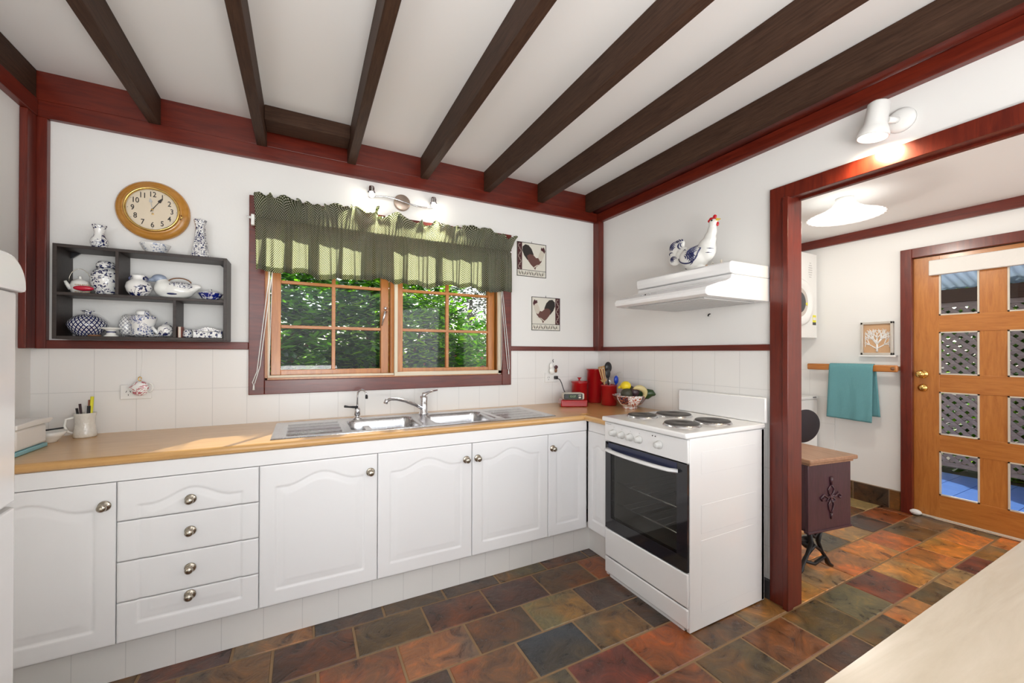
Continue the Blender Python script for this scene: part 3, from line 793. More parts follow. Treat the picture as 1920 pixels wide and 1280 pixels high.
def cabinet(name, label, x0, x1, doors, cat='cabinet'):
    """doors: list of (xa, xb, knob side)"""
    T = thing(name, label, cat, ((x0+x1)/2, -.572, 0)); ox = T.location
    bm = BM()
    for a, b, c, d, e, f in ((x0, x0+.016, -.572, -.03, ZB, .832), (x1-.016, x1, -.572, -.03, ZB, .832), (x0+.016, x1-.016, -.572, -.03, ZB, ZB+.016), (x0, x1, -.03, -.012, ZB, .832)):
        box(bm, a, b, c, d, e, f)
    mk('carcass', bm, M_['cab'], T)
    bx('fascia', x0, x1, -.588, -.573, ZT+.003, .831, M_['cab'], T)
    for xa, xb, ks in doors:
        d = local_obj('cabinet_door', door_bm(xb-xa-.003, ZT-ZB), M_['cab'], T, (xa+.0015-ox.x, -.0005, ZB))
        knob(d, .030 if ks == 'L' else xb-xa-.034, (ZT-ZB)-.082)
    return T
cabinet('base_cabinet', 'white base cabinet with one arched panel door, half hidden behind the fridge', -3.190, -2.733, [(-3.19, -2.733, 'R')])
cabinet('base_cabinet', 'white single-door base cabinet right of the bank of drawers', -2.287, -1.81, [(-2.287, -1.81, 'R')])
cabinet('base_cabinet', 'white double-door base cabinet under the sink with paired knobs', -1.81, -.854, [(-1.81, -1.33, 'R'), (-1.33, -.854, 'L')])
cabinet('base_cabinet', 'narrow white corner base cabinet, its knob at upper left', -.854, -.572, [(-.854, -.572, 'L')])
T = thing('drawer_unit', 'white bank of four drawers with one arched panel shared across them', 'drawers', (-2.51, -.572, 0)); ox = T.location
bm = BM()
for a in ((-2.733, -2.717), (-2.303, -2.287)): box(bm, a[0], a[1], -.572, -.03, ZB, .832)
box(bm, -2.717, -2.303, -.572, -.03, ZB, ZB+.016); box(bm, -2.717, -2.303, -.03, -.012, ZB, .832)
mk('carcass', bm, M_['cab'], T); bx('fascia', -2.733, -2.287, -.588, -.573, ZT+.003, .831, M_['cab'], T)
for a, b, kz in ((0, .147, .125), (.150, .297, .23), (.300, .447, .375), (.450, .596, .499)):
    d = local_obj('drawer', door_bm(.443, .596, a, b), M_['cab'], T, (-2.7315-ox.x, -.0005, ZB)); knob(d, .216, kz)
# return cabinet beside the cooker, facing the room's left
T = thing('base_cabinet', 'slim white return cabinet between the corner and the cooker', 'cabinet', (-.56, -.69, 0))
bm = BM(); box(bm, -.57+.018, -.012, -.795, -.60, ZB, .832); mk('carcass', bm, M_['cab'], T)
d = local_obj('cabinet_door', door_bm(.192, ZT-ZB, m=.04, arch=.02), M_['cab'], T, (.011, .097, ZB), -PI/2)
bx('fascia', -.567, -.553, -.795, -.60, ZT+.003, .831, M_['cab'], T)
bm = BM(); box(bm, -3.19, -.503, -.526, -.515, 0.001, ZB-.002); mk('kickboard', bm, M_['kickX'], label='long white tiled kickboard along the floor under the cabinets', cat='kickboard')
bm = BM(); box(bm, -.503, -.492, -.80, -.526, 0.001, ZB-.002); mk('kickboard', bm, M_['kickY'], label='short white tiled kickboard turning the corner beside the cooker', cat='kickboard')

# worktop, L-shaped, rounded front
def nose(y0, y1):
    r = .0165
    return [(y1, .832), (y0+r, .832)]+[(y0+r+r*math.cos(math.radians(a)), .8485+r*math.sin(math.radians(a))) for a in (-120, -150, 180, 150, 120)]+[(y0+r, .865), (y1, .865)]
W2 = thing('worktop', 'long L-shaped beech-look worktop with a rounded edge', 'worktop', (-1.6, -.3, .832))
bm = BM()
prism(bm, nose(-.603, -.535), 'X', -3.195, -.59, smooth=False)
box(bm, -3.195, -2.235, -.535, -.007, .832, .865); box(bm, -.78, -.007, -.535, -.007, .832, .865)
box(bm, -2.235, -.78, -.105, -.007, .832, .865)
mk('main_run', bm, M_['bench'], W2)
bm = BM(); prism(bm, nose(-.603, -.535), 'Y', -.797, -.5895); box(bm, -.535, -.007, -.797, -.5352, .832, .865)
mk('short_return', bm, M_['benchY'], W2)

# sink
def sdr(x, y, cx, cy, hx, hy, r):
    qx, qy = abs(x-cx)-hx+r, abs(y-cy)-hy+r
    return math.hypot(max(qx, 0), max(qy, 0))+min(max(qx, qy), 0)-r
T = thing('kitchen_sink', 'double-bowl stainless steel sink with a ribbed drainer at each end', 'sink', (-1.5, -.32, .865))
bm = BM(); X0, X1, Y0, Y1 = -2.252, -.765, -.543, -.092; nx, ny = 260, 78; G = []
for i in range(nx+1):
    x = X0+(X1-X0)*i/nx; c = []
    for k in range(ny+1):
        y = Y0+(Y1-Y0)*k/ny
        z = .8695; e = min(x-X0, X1-x, y-Y0, Y1-y)
        if e < .012: z = .8655+.004*min(1, e/.004)
        elif e < .03: z -= .0015
        else: z -= .0015
        for cx in (-1.735, -1.305):
            d = -sdr(x, y, cx, -.335, .178, .168, .06)
            if d > 0: t = min(1, d/.028); z -= .155*(t*t*(3-2*t))
            elif d > -.012: z += .001
        for xa, xb in ((-2.19, -1.955), (-1.09, -.82)):
            if xa < x < xb and -.50 < y < -.15: z -= .0035-.0028*abs(math.sin((y+.5)*PI/.0185))
        c.append(bm.verts.new((x, y, z)))
    G.append(c)
for i in range(nx):
    for k in range(ny):
        f = bm.faces.new((G[i][k], G[i+1][k], G[i+1][k+1], G[i][k+1])); f.smooth = True
mk('basin', bm, M_['steel'], T, recalc=False)
for cx in (-1.735, -1.305):
    bm = BM(); lathe(bm, [(0, .002), (.02, .002), (.03, .004), (.038, .001), (.038, -.001)], (cx, -.335, .7135), 24); mk('drain_strainer', bm, M_['chrome'], T)
T = thing('mixer_tap', 'chrome mixer tap with a long low spout over the left bowl', 'tap', (-1.468, -.135, .8685))
bm = BM(); lathe(bm, [(0, 0), (.030, 0), (.029, .008), (.024, .014), (.023, .07), (.024, .10), (.021, .112), (0, .116)], (-1.468, -.135, .8685), 24); mk('tap_body', bm, M_['chrome'], T)
bm = BM(); tube(bm, [(-1.475, -.142, .905), (-1.53, -.175, .935), (-1.60, -.215, .966), (-1.655, -.245, .982), (-1.69, -.265, .986), (-1.715, -.28, .981), (-1.722, -.284, .966)], [.012, .011, .010, .0095, .010, .012, .0125], 12, flat=.9); mk('spout', bm, M_['chrome'], T)
bm = BM(); tube(bm, [(-1.468, -.135, .975), (-1.466, -.135, .990), (-1.43, -.120, 1.002), (-1.37, -.095, 1.008)], [.017, .014, .008, .005], 10); mk('tap_lever', bm, M_['chrome'], T)
T = thing('filter_tap', 'slim chrome filter tap with a swan neck and black lever', 'tap', (-1.85, -.13, .8685))
bm = BM(); lathe(bm, [(0, 0), (.024, 0), (.022, .006), (.013, .01), (.012, .018), (.016, .022), (.016, .055), (.012, .062), (0, .064)], (-1.85, -.13, .8685), 20)
tube(bm, [(-1.85, -.13, .925), (-1.85, -.13, 1.0)]+[(-1.85+.022*(1-math.cos(math.radians(a))), -.13-.022*(1-math.cos(math.radians(a))), 1.0+.035*math.sin(math.radians(a))) for a in (30, 60, 90, 120, 150, 180)], .005, 10)
mk('tap_body', bm, M_['chrome'], T)
bm = BM(); tube(bm, [(-1.85, -.13, .934), (-1.895, -.145, .940), (-1.92, -.155, .946)], [.008, .005, .007], 8); mk('tap_lever', bm, M_['black'], T)
bm = BM(); tube(bm, [(-1.806, -.174, 1.004), (-1.806, -.174, .985)], .007, 10); mk('nozzle', bm, M_['black'], T)

# ------------------------------------------------------------------ cooker
K = thing('cooker', 'freestanding white electric cooker with four solid hotplates', 'cooker', (-.33, -1.08, 0))
yA, yB = -1.357, -.805; fx = -.600
bm = BM()
box(bm, fx, -.05, yA, yA+.018, .004, .866, .002); box(bm, fx, -.05, yB-.018, yB, .004, .866, .002)
box(bm, -.07, -.05, yA, yB, .004, .866); box(bm, fx, -.05, yA+.018, yB-.018, .84, .866); box(bm, fx+.02, -.07, yA+.018, yB-.018, .02, .05)
for z0, z1 in ((.075, .40), (.43, .56), (.70, .80)):
    box(bm, -.525, -.11, yA-.0008, yA+.001, z0, z1, .0007)
mk('cabinet_body', bm, M_['enamel'], K)
bm = BM()  # cavity
box(bm, -.575, -.09, yA+.035, yA+.045, .30, .72); box(bm, -.575, -.09, yB-.045, yB-.035, .30, .72); box(bm, -.10, -.09, yA+.035, yB-.035, .30, .72)
box(bm, -.575, -.09, yA+.035, yB-.035, .29, .30); box(bm, -.575, -.09, yA+.035, yB-.035, .72, .73)
mk('oven_cavity', bm, plain('oven_enamel', (.30, .28, .26), .35), K)
for z in (.405, .525):
    bm = BM()
    for x in (-.565, -.11): tube(bm, [(x, yA+.05, z), (x, yB-.05, z)], .0045, 6)
    for i in range(8): tube(bm, [(-.565, yA+.08+i*.056, z-.004), (-.11, yA+.08+i*.056, z-.004)], .0010, 5)
    mk('oven_rack', bm, M_['chrome'], K)
bm = BM(); box(bm, -.614, fx-.001, yA+.002, yB-.002, .022, .110, .006); box(bm, -.60, -.58, yA+.03, yB-.03, .0, .03)
mk('plinth_panel', bm, M_['enamel'], K)
bx('warming_drawer', -.614, fx-.001, yA+.002, yB-.002, .116, .266, M_['enamel'], K, .006)
Dn = thing('oven_door', None, None, (0, 0, 0)); Dn.parent = K; Dn.location = (-.28, 0, 0)
bm = BM()
wy0, wy1, wz0, wz1 = yA+.062, yB-.048, .335, .700
for a in ((yA+.004, wy0, .272, .752), (wy1, yB-.004, .272, .752), (wy0, wy1, .272, wz0), (wy0, wy1, wz1, .752)):
    box(bm, -.612, -.585, *a)
d = mk('door_frame', bm, plain('black_door_glass', (.006, .006, .010), .06, coat=.5), K)
bx('door_window', -.611, -.606, wy0, wy1, wz0, wz1, M_['ovenglass'], K)
bx('handle_recess', -.6135, -.611, yA+.06, yB-.03, .700, .748, M_['navy'], K)
bpy.data.objects.remove(Dn)
bm = BM(); P = []; n = 16
for i in range(n+1):
    t = i/n; y = yB-.028+(yA+.055-(yB-.028))*t; P.append((-.612-.042*math.sin(PI*min(1, max(0, t)))**.35, y, .713))
v = tube(bm, P, .020, 10, flat=.42, up=(0, 0, 1))
o = mk('oven_handle', bm, M_['enamel'], K)
bm = BM(); box(bm, -.6145, fx-.001, yA+.001, yB-.001, .757, .862, .003); mk('control_panel', bm, M_['enamel'], K)
for y in (-.881, -.943, -1.006, -1.068, -1.196):
    bm = BM(); lathe(bm, [(0, 0), (.021, 0), (.020, .005), (.015, .009), (.0145, .026), (.012, .03), (0, .031)], (-.6145, y, .810), 20, axis='X', poly=lambda a, z: 1 if z < .008 else 1-.25*abs(math.cos(a)))
    mk('control_knob', bm, plain('pale_grey_knob', (.66, .66, .64), .4) if y == -.881 else bpy.data.materials['pale_grey_knob'], K)
for y in (-1.155, -1.172):
    bm = BM(); lathe(bm, [(0, 0), (.0035, 0), (.003, .0015), (0, .002)], (-.6145, y, .846), 10, axis='X'); mk('indicator_lamp', bm, M_['inkblack'], K)
for y in (-.881, -.943, -1.006, -1.068):
    bm = BM(); lathe(bm, [(0, 0), (.0016, 0), (0, .0006)], (-.6145, y, .841), 8, axis='X'); mk('position_mark', bm, M_['inkblack'], K)
t = text_bm('Simpson', .0125, .0006); xf(t, t.verts, Matrix.Translation((-.6148, -.838, .8535)) @ Matrix(((0, 0, -1, 0), (-1, 0, 0, 0), (0, 1, 0, 0), (0, 0, 0, 1))))
mk('maker_mark', t, M_['grey'], K)
bm = BM(); box(bm, -.632, -.045, yA-.006, yB+.006, .867, .893, .008, 3); mk('hob_top', bm, M_['enamel'], K)
for i, (x, y, r) in enumerate(((-.447, -.922, .080), (-.255, -.972, .097), (-.470, -1.205, .086), (-.262, -1.222, .088))):
    bm = BM(); lathe(bm, [(0, .013), (r*.32, .013), (r*.34, .0145), (r*.92, .0145), (r*.95, .012), (r*.95, .002)], (x, y, .893), 40); h = mk('hotplate', bm, M_['hotplate'], K)
    bm = BM(); lathe(bm, [(r*.95, .009), (r, .006), (r*1.03, 0)], (x, y, .893), 40); mk('rim', bm, M_['steel'], h)
bm = BM(); box(bm, -.054, -.036, yA-.010, yB-.03, .893, 1.022, .006); mk('upstand', bm, M_['enamel'], K)

# ------------------------------------------------------------------ range hood
H = thing('range_hood', 'white slide-out range hood on the right wall above the cooker', 'range hood', (-.26, -1.06, 1.51))
ya, yb = -1.364, -.764
prof = [(-.012, 1.512), (-.485, 1.512), (-.503, 1.520), (-.507, 1.536), (-.498, 1.553), (-.42, 1.578), (-.36, 1.592), (-.325, 1.607), (-.318, 1.628), (-.012, 1.628)]
bm = BM(); prism(bm, prof, 'Y', ya, yb, .003, smooth=False); mk('canopy', bm, M_['enamel'], H)
bm = BM(); prism(bm, [(-.014, 1.629), (-.30, 1.629), (-.327, 1.634), (-.333, 1.655), (-.331, 1.682), (-.318, 1.690), (-.014, 1.692)], 'Y', ya+.0005, yb, .003); mk('upper_fascia', bm, M_['enamel'], H)
bm = BM(); box(bm, -.45, -.06, ya+.05, yb-.05, 1.505, 1.5115, .001)
for i in range(18): box(bm, -.44, -.07, ya+.07+i*.026, ya+.078+i*.026, 1.5035, 1.505)
mk('grease_filter', bm, M_['grey'], H)
for i, (y, r) in enumerate(((-.925, .005), (-.952, .0045), (-.985, .007), (-1.03, .003))):
    bm = BM(); ball(bm, (-.455, y, 1.569), r, (.6, 1, .8), 2); mk('hood_button', bm, M_['grey'] if i != 1 else M_['black'], H)
bm = BM(); tube(bm, [(-.007, -1.02, 1.478), (-.020, -1.02, 1.474), (-.024, -1.02, 1.464)], .004, 8); mk('wall_hook', bm, M_['iron'], label='tiny dark screw hook in the wall below the range hood', cat='hook')

# ------------------------------------------------------------------ fridge
Fr = thing('fridge', 'white two-door fridge at the left edge, cropped by the frame', 'fridge', (-2.88, -1.80, 0))
ya, yb = -2.08, -1.452
bx('fridge_body', -3.19, -2.665, ya, yb, .02, 1.37, M_['enamel'], Fr, .004)
bm = BM(); r = .058
prism(bm, [(ya-.004, 1.362), (ya-.004, 1.43-r)]+[(ya-.004+r-r*math.cos(math.radians(a)), 1.43-r+r*math.sin(math.radians(a))) for a in range(10, 91, 10)]+
      [(yb+.004-r+r*math.sin(math.radians(a)), 1.43-r+r*math.cos(math.radians(a))) for a in range(0, 91, 10)]+[(yb+.004, 1.362)], 'X', -3.19, -2.600, .006, smooth=True)
mk('top_cap', bm, M_['enamel'], Fr)
for n_, z0, z1 in (('freezer_door', .965, 1.360), ('fridge_door', .035, .955)):
    bm = BM(); prism(bm, [(-2.662, ya), (-2.662, yb), (-2.622, yb), (-2.608, yb-.012), (-2.600, yb-.10), (-2.597, (ya+yb)/2), (-2.600, ya+.10), (-2.608, ya+.012), (-2.622, ya)], 'Z', z0, z1, .004)
    mk(n_, bm, M_['enamel'], Fr)
bx('fridge_foot', -2.70, -2.66, ya+.02, ya+.06, 0, .02, M_['black'], Fr); bx('fridge_foot', -2.70, -2.66, yb-.06, yb-.02, 0, .02, M_['black'], Fr)
bx('fridge_foot', -3.15, -3.11, ya+.02, ya+.06, 0, .02, M_['black'], Fr); bx('fridge_foot', -3.15, -3.11, yb-.06, yb-.02, 0, .02, M_['black'], Fr)

# ------------------------------------------------------------------ peninsula in the foreground
PN = thing('peninsula_bench', 'pale worktop of the peninsula bench in the bottom right foreground', 'bench', (-1.2, -2.6, 0))
bm = BM(); prism(bm, [(-a, b) for a, b in [(2.95, .832), (2.34, .832)]+[(2.34-.0165+.0165*math.cos(math.radians(q)), .8485+.0165*math.sin(math.radians(q))) for q in (-60, -30, 0, 30, 60, 85)]+[(2.95, .865)]], 'X', -1.86, -.35, smooth=False)
mk('bench_top', bm, M_['pen'], PN)
bx('bench_cabinet', -1.84, -.37, -2.90, -2.38, .12, .831, M_['cab'], PN); bx('bench_plinth', -1.83, -.38, -2.88, -2.42, 0, .12, M_['cab'], PN)

# ================================================================== WALL SHELF AND CHINA
S = thing('display_shelf', 'dark brown open wall shelf with four staggered compartments', 'shelf', (-2.775, -.07, 1.303))
sx0, sx1, sy = -3.082, -2.466, -.14
for n_, a in (('side_panel', (sx0, sx0+.014, 1.303, 1.715)), ('side_panel', (sx1-.014, sx1, 1.303, 1.715)), ('top_board', (sx0+.014, sx1-.014, 1.701, 1.715)), ('bottom_board', (sx0+.014, sx1-.014, 1.303, 1.317)),
              ('middle_board', (sx0+.014, sx1-.014, 1.493, 1.507)), ('divider', (-2.881, -2.869, 1.507, 1.701)), ('divider', (-2.676, -2.664, 1.317, 1.493))):
    bx(n_, a[0], a[1], sy, -.002, a[2], a[3], M_['shelf'], S, .001)
for s, x in ((1, sx0+.014), (-1, sx1-.014)):
    bm = BM(); prism(bm, [(x, 1.701), (x+s*.032, 1.701), (x, 1.672)], 'Y', -.022, -.012); mk('corner_bracket', bm, M_['black'], S)
Z1, Z2, Z3 = 1.317, 1.507, 1.715
CR = {}
CR['vase'] = ceramic('delft_floral', 'floral', 55, thr=-.06); CR['leaf'] = ceramic('delft_leaf', 'leaf', 62); CR['pale'] = ceramic('pale_floral', 'blossom', 70, ink=(.25, .30, .42), thr=.03)
CR['canister'] = ceramic('willow_sprigs', 'floral', 75, ink=(.05, .08, .24), thr=.0); CR['dia'] = ceramic('diamond_trellis', 'diamond', (24, 42)); CR['scale'] = ceramic('scale_trellis', 'scale', (11, 55))
CR['flor2'] = ceramic('cobalt_bouquet', 'floral', 38, thr=.02); CR['dense'] = ceramic('dense_floral', 'floral', 85, thr=-.2); CR['imari'] = ceramic('imari_pattern', 'floral', 45, ink=(.42, .06, .02), thr=-.08)
CR['blue'] = ceramic('cobalt_bowl', 'floral', 40, base=(.010, .02, .19), ink=(.7, .7, .72), thr=.0); CR['pinkrose'] = ceramic('pink_rose_china', 'floral', 55, ink=(.45, .10, .13), thr=-.05)
CR['duck'] = ceramic('duck_glaze', 'dense', 90, ink=(.10, .14, .32), thr=.03)
# on top
bm = BM(); lathe(bm, [(0, 0), (.020, 0), (.023, .003), (.030, .022), (.031, .034), (.027, .048), (.019, .062), (.0175, .075), (.021, .095), (.026, .107), (.0255, .108), (.019, .095), (.015, .075), (0, .06)], (-2.952, -.085, Z3), 32)
mk('china_vase', bm, CR['vase'], label='small blue and white pear-shaped vase on the top left of the shelf', cat='vase')
bm = BM(); lathe(bm, [(0, 0), (.028, 0), (.029, .004), (.044, .018), (.055, .040), (.058, .047), (.0565, .047), (.042, .020), (0, .008)], (-2.757, -.075, Z3), 36, poly=lambda a, z: 1+.02*math.cos(8*a)*min(1, z/.04))
mk('china_bowl', bm, CR['pale'], label='pale lobed china bowl on top of the shelf under the clock', cat='bowl')
bm = BM(); lathe(bm, [(0, 0), (.040, 0), (.040, .014), (.036, .020), (.022, .125), (.020, .150), (.0205, .156), (.0275, .188), (.026, .189), (.018, .15), (0, .13)], (-2.583, -.085, Z3), 8, smooth=False)
mk('china_vase', bm, CR['dense'], label='tall tapering faceted blue and white vase on the shelf right of the clock', cat='vase')
# upper row
T = thing('small_teapot', 'small plain white teapot with a wire handle on the upper left shelf', 'teapot', (-3.022, -.075, Z2))
bm = BM(); lathe(bm, [(0, 0), (.026, 0), (.031, .015), (.033, .035), (.028, .055), (.024, .058), (.020, .062), (.006, .068), (.005, .072), (.007, .078), (0, .081)], (-3.018, -.075, Z2), 28)
tube(bm, [(-3.042, -.088, Z2+.020), (-3.053, -.094, Z2+.040), (-3.058, -.097, Z2+.054)], [.010, .007, .005], 8); mk('pot_body', bm, M_['white'], T)
bm = BM(); tube(bm, [(-3.018+.032*math.cos(math.radians(a)), -.075+.012*math.cos(math.radians(a)), Z2+.055+.058*math.sin(math.radians(a))) for a in range(0, 181, 15)], .0014, 6); mk('handle', bm, M_['pewter'], T)
bm = BM(); ball(bm, (-2.990, -.122, Z2+.022), .034, (1, .42, .36), 3)
T = mk('trinket_shell', bm, M_['cerise'], label='small cerise red oval trinket in front of the white teapot', cat='trinket')
for i in range(-4, 5):
    for s in (0, 1):
        bm = BM(); ball(bm, (-2.990+i*.0058, -.1335+abs(i)*.0005, Z2+.004+s*.032), .0022, sub=1); mk('bead', bm, M_['brass'], T)
T = thing('ginger_jar', 'lidded ginger jar with dark blue leaf pattern on the upper left shelf', 'jar', (-2.936, -.062, Z2))
bm = BM(); lathe(bm, [(0, 0), (.032, 0), (.034, .003), (.046, .035), (.053, .07), (.050, .100), (.038, .118), (.031, .120), (.031, .126), (0, .126)], (-2.936, -.062, Z2), 36); mk('jar_body', bm, CR['leaf'], T)
bm = BM(); lathe(bm, [(.034, .1265), (.035, .130), (.034, .142), (.026, .154), (.010, .159), (0, .160)], (-2.936, -.062, Z2), 36); mk('jar_lid', bm, CR['leaf'], T)
T = thing('round_jar', 'round blue and white jar with tiny lug handles in front of the duck', 'jar', (-2.812, -.095, Z2))
bm = BM(); lathe(bm, [(0, 0), (.026, 0), (.028, .003), (.042, .022), (.048, .042), (.044, .062), (.030, .076), (.024, .080), (.024, .092), (.027, .098), (.026, .099), (.021, .092), (0, .07)], (-2.812, -.095, Z2), 36); mk('jar_body', bm, CR['flor2'], T)
for s in (-1, 1):
    bm = BM(); tube(bm, [(-2.812+s*(.024+.009*math.sin(math.radians(a))), -.099, Z2+.083+.010*math.cos(math.radians(a))) for a in range(0, 181, 30)], .0035, 8); mk('lug_handle', bm, M_['ink'], T)
# duck
def blob(name, parts, vox, m, parent=None, sm=8, **k):
    bm = BM()
    for c, r, s in parts: ball(bm, c, r, s, 3)
    o = mk(name, bm, m, parent, **k)
    r = mod(o, 'REMESH', mode='VOXEL', voxel_size=vox, use_smooth_shade=True); mod(o, 'SMOOTH', factor=.6, iterations=sm)
    return bake(o)
T = thing('duck_tureen', 'white china duck tureen with blue-grey head and basket handle', 'ornament', (-2.69, -.062, Z2))
b = blob('duck_body', [((-2.680, -.062, Z2+.042), .047, (1.55, .85, .9)), ((-2.725, -.062, Z2+.048), .042, (1, .85, 1.05)), ((-2.64, -.062, Z2+.052), .032, (1.4, .75, .8)), ((-2.605, -.062, Z2+.066), .018, (1.5, .7, .8)), ((-2.735, -.062, Z2+.078), .026, (.9, .9, 1.1)), ((-2.69, -.062, Z2+.012), .04, (1.4, .8, .3))], .004, M_['white'], T)
blob('duck_head', [((-2.745, -.064, Z2+.096), .0245, (1.2, .9, .85)), ((-2.772, -.068, Z2+.087), .012, (1.5, .9, .8)), ((-2.788, -.071, Z2+.080), .007, (1.5, 1, .5))], .003, plain('blue_grey_glaze', (.30, .36, .47), .15, coat=.5), T)
bm = BM(); 
for i in range(9):
    for j in range(4):
        a = -.9+j*.5; x = -2.72+i*.0105+j*.004
        tube(bm, [(x, -.062-.036*math.cos(a*.6), Z2+.062+.005*j), (x+.004, -.062-.037*math.cos(a*.6), Z2+.058+.005*j)], .0012, 5)
bm.free()
bm = BM(); tube(bm, [(-2.668+.046*math.cos(math.radians(a)), -.062, Z2+.078+.026*math.sin(math.radians(a))) for a in range(10, 171, 16)], .003, 8); mk('handle', bm, M_['woodbrown'], T)
# blue speckle band on the back, wing mark
bm = BM(); ball(bm, (-2.668, -.0625, Z2+.060), .043, (1.42, .86, .62), 3); mk('duck_lid', bm, CR['dense'], T)
bm = BM(); ball(bm, (-2.69, -.0965, Z2+.022), .012, (1.7, .35, .42), 2); mk('wing_mark', bm, M_['ink'], T)
T = thing('lidded_dish', 'cobalt blue lidded dish with white petals at the right of the upper shelf', 'dish', (-2.54, -.085, Z2))
bm = BM(); lathe(bm, [(0, 0), (.030, 0), (.033, .003), (.050, .030), (.052, .034), (.048, .034), (0, .03)], (-2.540, -.085, Z2), 36); mk('dish_body', bm, CR['blue'], T)
bm = BM(); lathe(bm, [(.049, .0345), (.040, .040), (.012, .046), (.005, .047), (.006, .054), (0, .056)], (-2.540, -.085, Z2), 30); mk('dish_lid', bm, CR['vase'], T)
# lower row
T = thing('squat_pot', 'big squat lidded pot with blue diamond pattern on the lower left shelf', 'pot', (-2.993, -.072, Z1))
bm = BM(); lathe(bm, [(0, 0), (.035, 0), (.038, .003), (.052, .018), (.064, .040), (.067, .052), (.063, .068), (.048, .085), (.030, .096), (.018, .100)], (-2.993, -.072, Z1), 44); mk('pot_body', bm, CR['dia'], T)
bm = BM(); lathe(bm, [(.018, .0995), (.012, .103), (.011, .108), (.020, .116), (.019, .117), (0, .108)], (-2.993, -.072, Z1), 24, poly=lambda a, z: 1+(.25*math.cos(4*a) if z > .112 else 0)); mk('petal_knob', bm, CR['vase'], T)
bm = BM(); lathe(bm, [(0, 0), (.020, 0), (.022, .003), (.020, .007), (0, .008)], (-2.955, -.130+.012, Z1), 28); bm2 = bm
mk('wooden_disc', bm, M_['woodbrown'], label='small brown wooden disc in front of the squat pot', cat='stand')
bm = BM(); lathe(bm, [(0, 0), (.026, 0), (.025, .004), (.016, .010), (.015, .024), (.020, .030), (.036, .036), (.037, .040), (.034, .041), (.018, .036), (0, .034)], (-2.906, -.098, Z1), 32)
T = mk('footed_dish', bm, M_['white'], label='small white footed dish beside the lattice egg', cat='dish')
bm = BM(); lathe(bm, [(.0165, .018), (.0172, .021), (.0165, .024)], (-2.906, -.098, Z1), 32); mk('blue_band', bm, M_['ink'], T)
bm = BM(); lathe(bm, [(.0, 0), (.014, .0)]+[(.0285*math.sin(math.radians(a))*(1+.10*math.cos(math.radians(a))), .055-.053*math.cos(math.radians(a))) for a in range(32, 180, 12)]+[(0, .108)], (-2.868, -.050, Z1), 32)
mk('china_egg', bm, CR['scale'], label='blue and white lattice egg standing behind the footed dish', cat='egg')
bm = BM(); lathe(bm, [(0, .000), (.045, .000), (.050, .002), (.075, .010), (.076, .012), (.05, .006), (0, .005)], (-2.777, -.080, Z1), 40, sx=1.22, sy=.7)
mk('oval_plate', bm, CR['dense'], label='oval patterned plate under the tea canister and small teapot', cat='plate')
T = thing('tea_canister', 'shouldered white tea canister with blue sprigs and a round lid', 'canister', (-2.803, -.072, Z1+.0075))
bm = BM(); lathe(bm, [(0, 0), (.040, 0), (.042, .004), (.043, .05), (.049, .076), (.050, .086), (.044, .094), (.030, .098), (0, .098)], (-2.803, -.072, Z1+.0075), 40, poly=lambda a, z: 1+.05*math.cos(4*a)*(1 if z < .09 else .3)); mk('canister_body', bm, CR['canister'], T)
bm = BM(); lathe(bm, [(.0255, .0985), (.026, .112), (.022, .117), (0, .118)], (-2.803, -.072, Z1+.0075), 28); mk('canister_lid', bm, CR['canister'], T)
T = thing('china_teapot', 'little blue and white teapot with a painted scene, right of the tea canister', 'teapot', (-2.715, -.095, Z1+.0065))
bm = BM(); lathe(bm, [(0, 0), (.024, 0), (.029, .010), (.031, .026), (.029, .040), (.022, .047)], (-2.712, -.095, Z1+.0065), 30); tube(bm, [(-2.738, -.098, Z1+.018), (-2.752, -.101, Z1+.034), (-2.760, -.103, Z1+.050)], [.010, .007, .005], 8); mk('pot_body', bm, CR['flor2'], T)
bm = BM(); lathe(bm, [(.0235, .0475), (.018, .053), (.005, .057), (.004, .060), (.006, .066), (0, .068)], (-2.712, -.095, Z1+.0065), 26); mk('pot_lid', bm, CR['vase'], T)
bm = BM(); box(bm, -2.6595, -2.6475, -.125, -.07, Z1, Z1+.052, .001, mi=0); box(bm, -2.6598, -2.6580, -.1252, -.0698, Z1-.0, Z1+.0525, mi=1); box(bm, -2.6490, -2.6472, -.1252, -.0698, Z1, Z1+.0525, mi=1)
mk('tiny_book', bm, [M_['cream2'], M_['paperred']], label='tiny upright book against the lower shelf divider', cat='book')
bm = BM(); lathe(bm, [(0, 0), (.015, 0), (.020, .010), (.021, .022), (.017, .034), (.015, .038), (.016, .040), (.012, .038), (0, .03)], (-2.628, -.095, Z1), 26)
mk('tiny_jar', bm, CR['dense'], label='tiny round blue and white jar beside the trinket box', cat='jar')
T = thing('trinket_box', 'rectangular china trinket box with a domed lid on the lower right shelf', 'box', (-2.544, -.095, Z1))
bm = BM(); box(bm, -2.603, -2.486, -.125, -.055, Z1, Z1+.032, .003); mk('box_body', bm, CR['vase'], T)
bm = BM(); prism(bm, [(-2.605, Z1+.0325), (-2.605, Z1+.037), (-2.585, Z1+.040), (-2.565, Z1+.050), (-2.5445, Z1+.054), (-2.524, Z1+.050), (-2.504, Z1+.040), (-2.484, Z1+.037), (-2.484, Z1+.0325)], 'Y', -.126, -.054, .002, smooth=True); mk('box_lid', bm, CR['dense'], T)

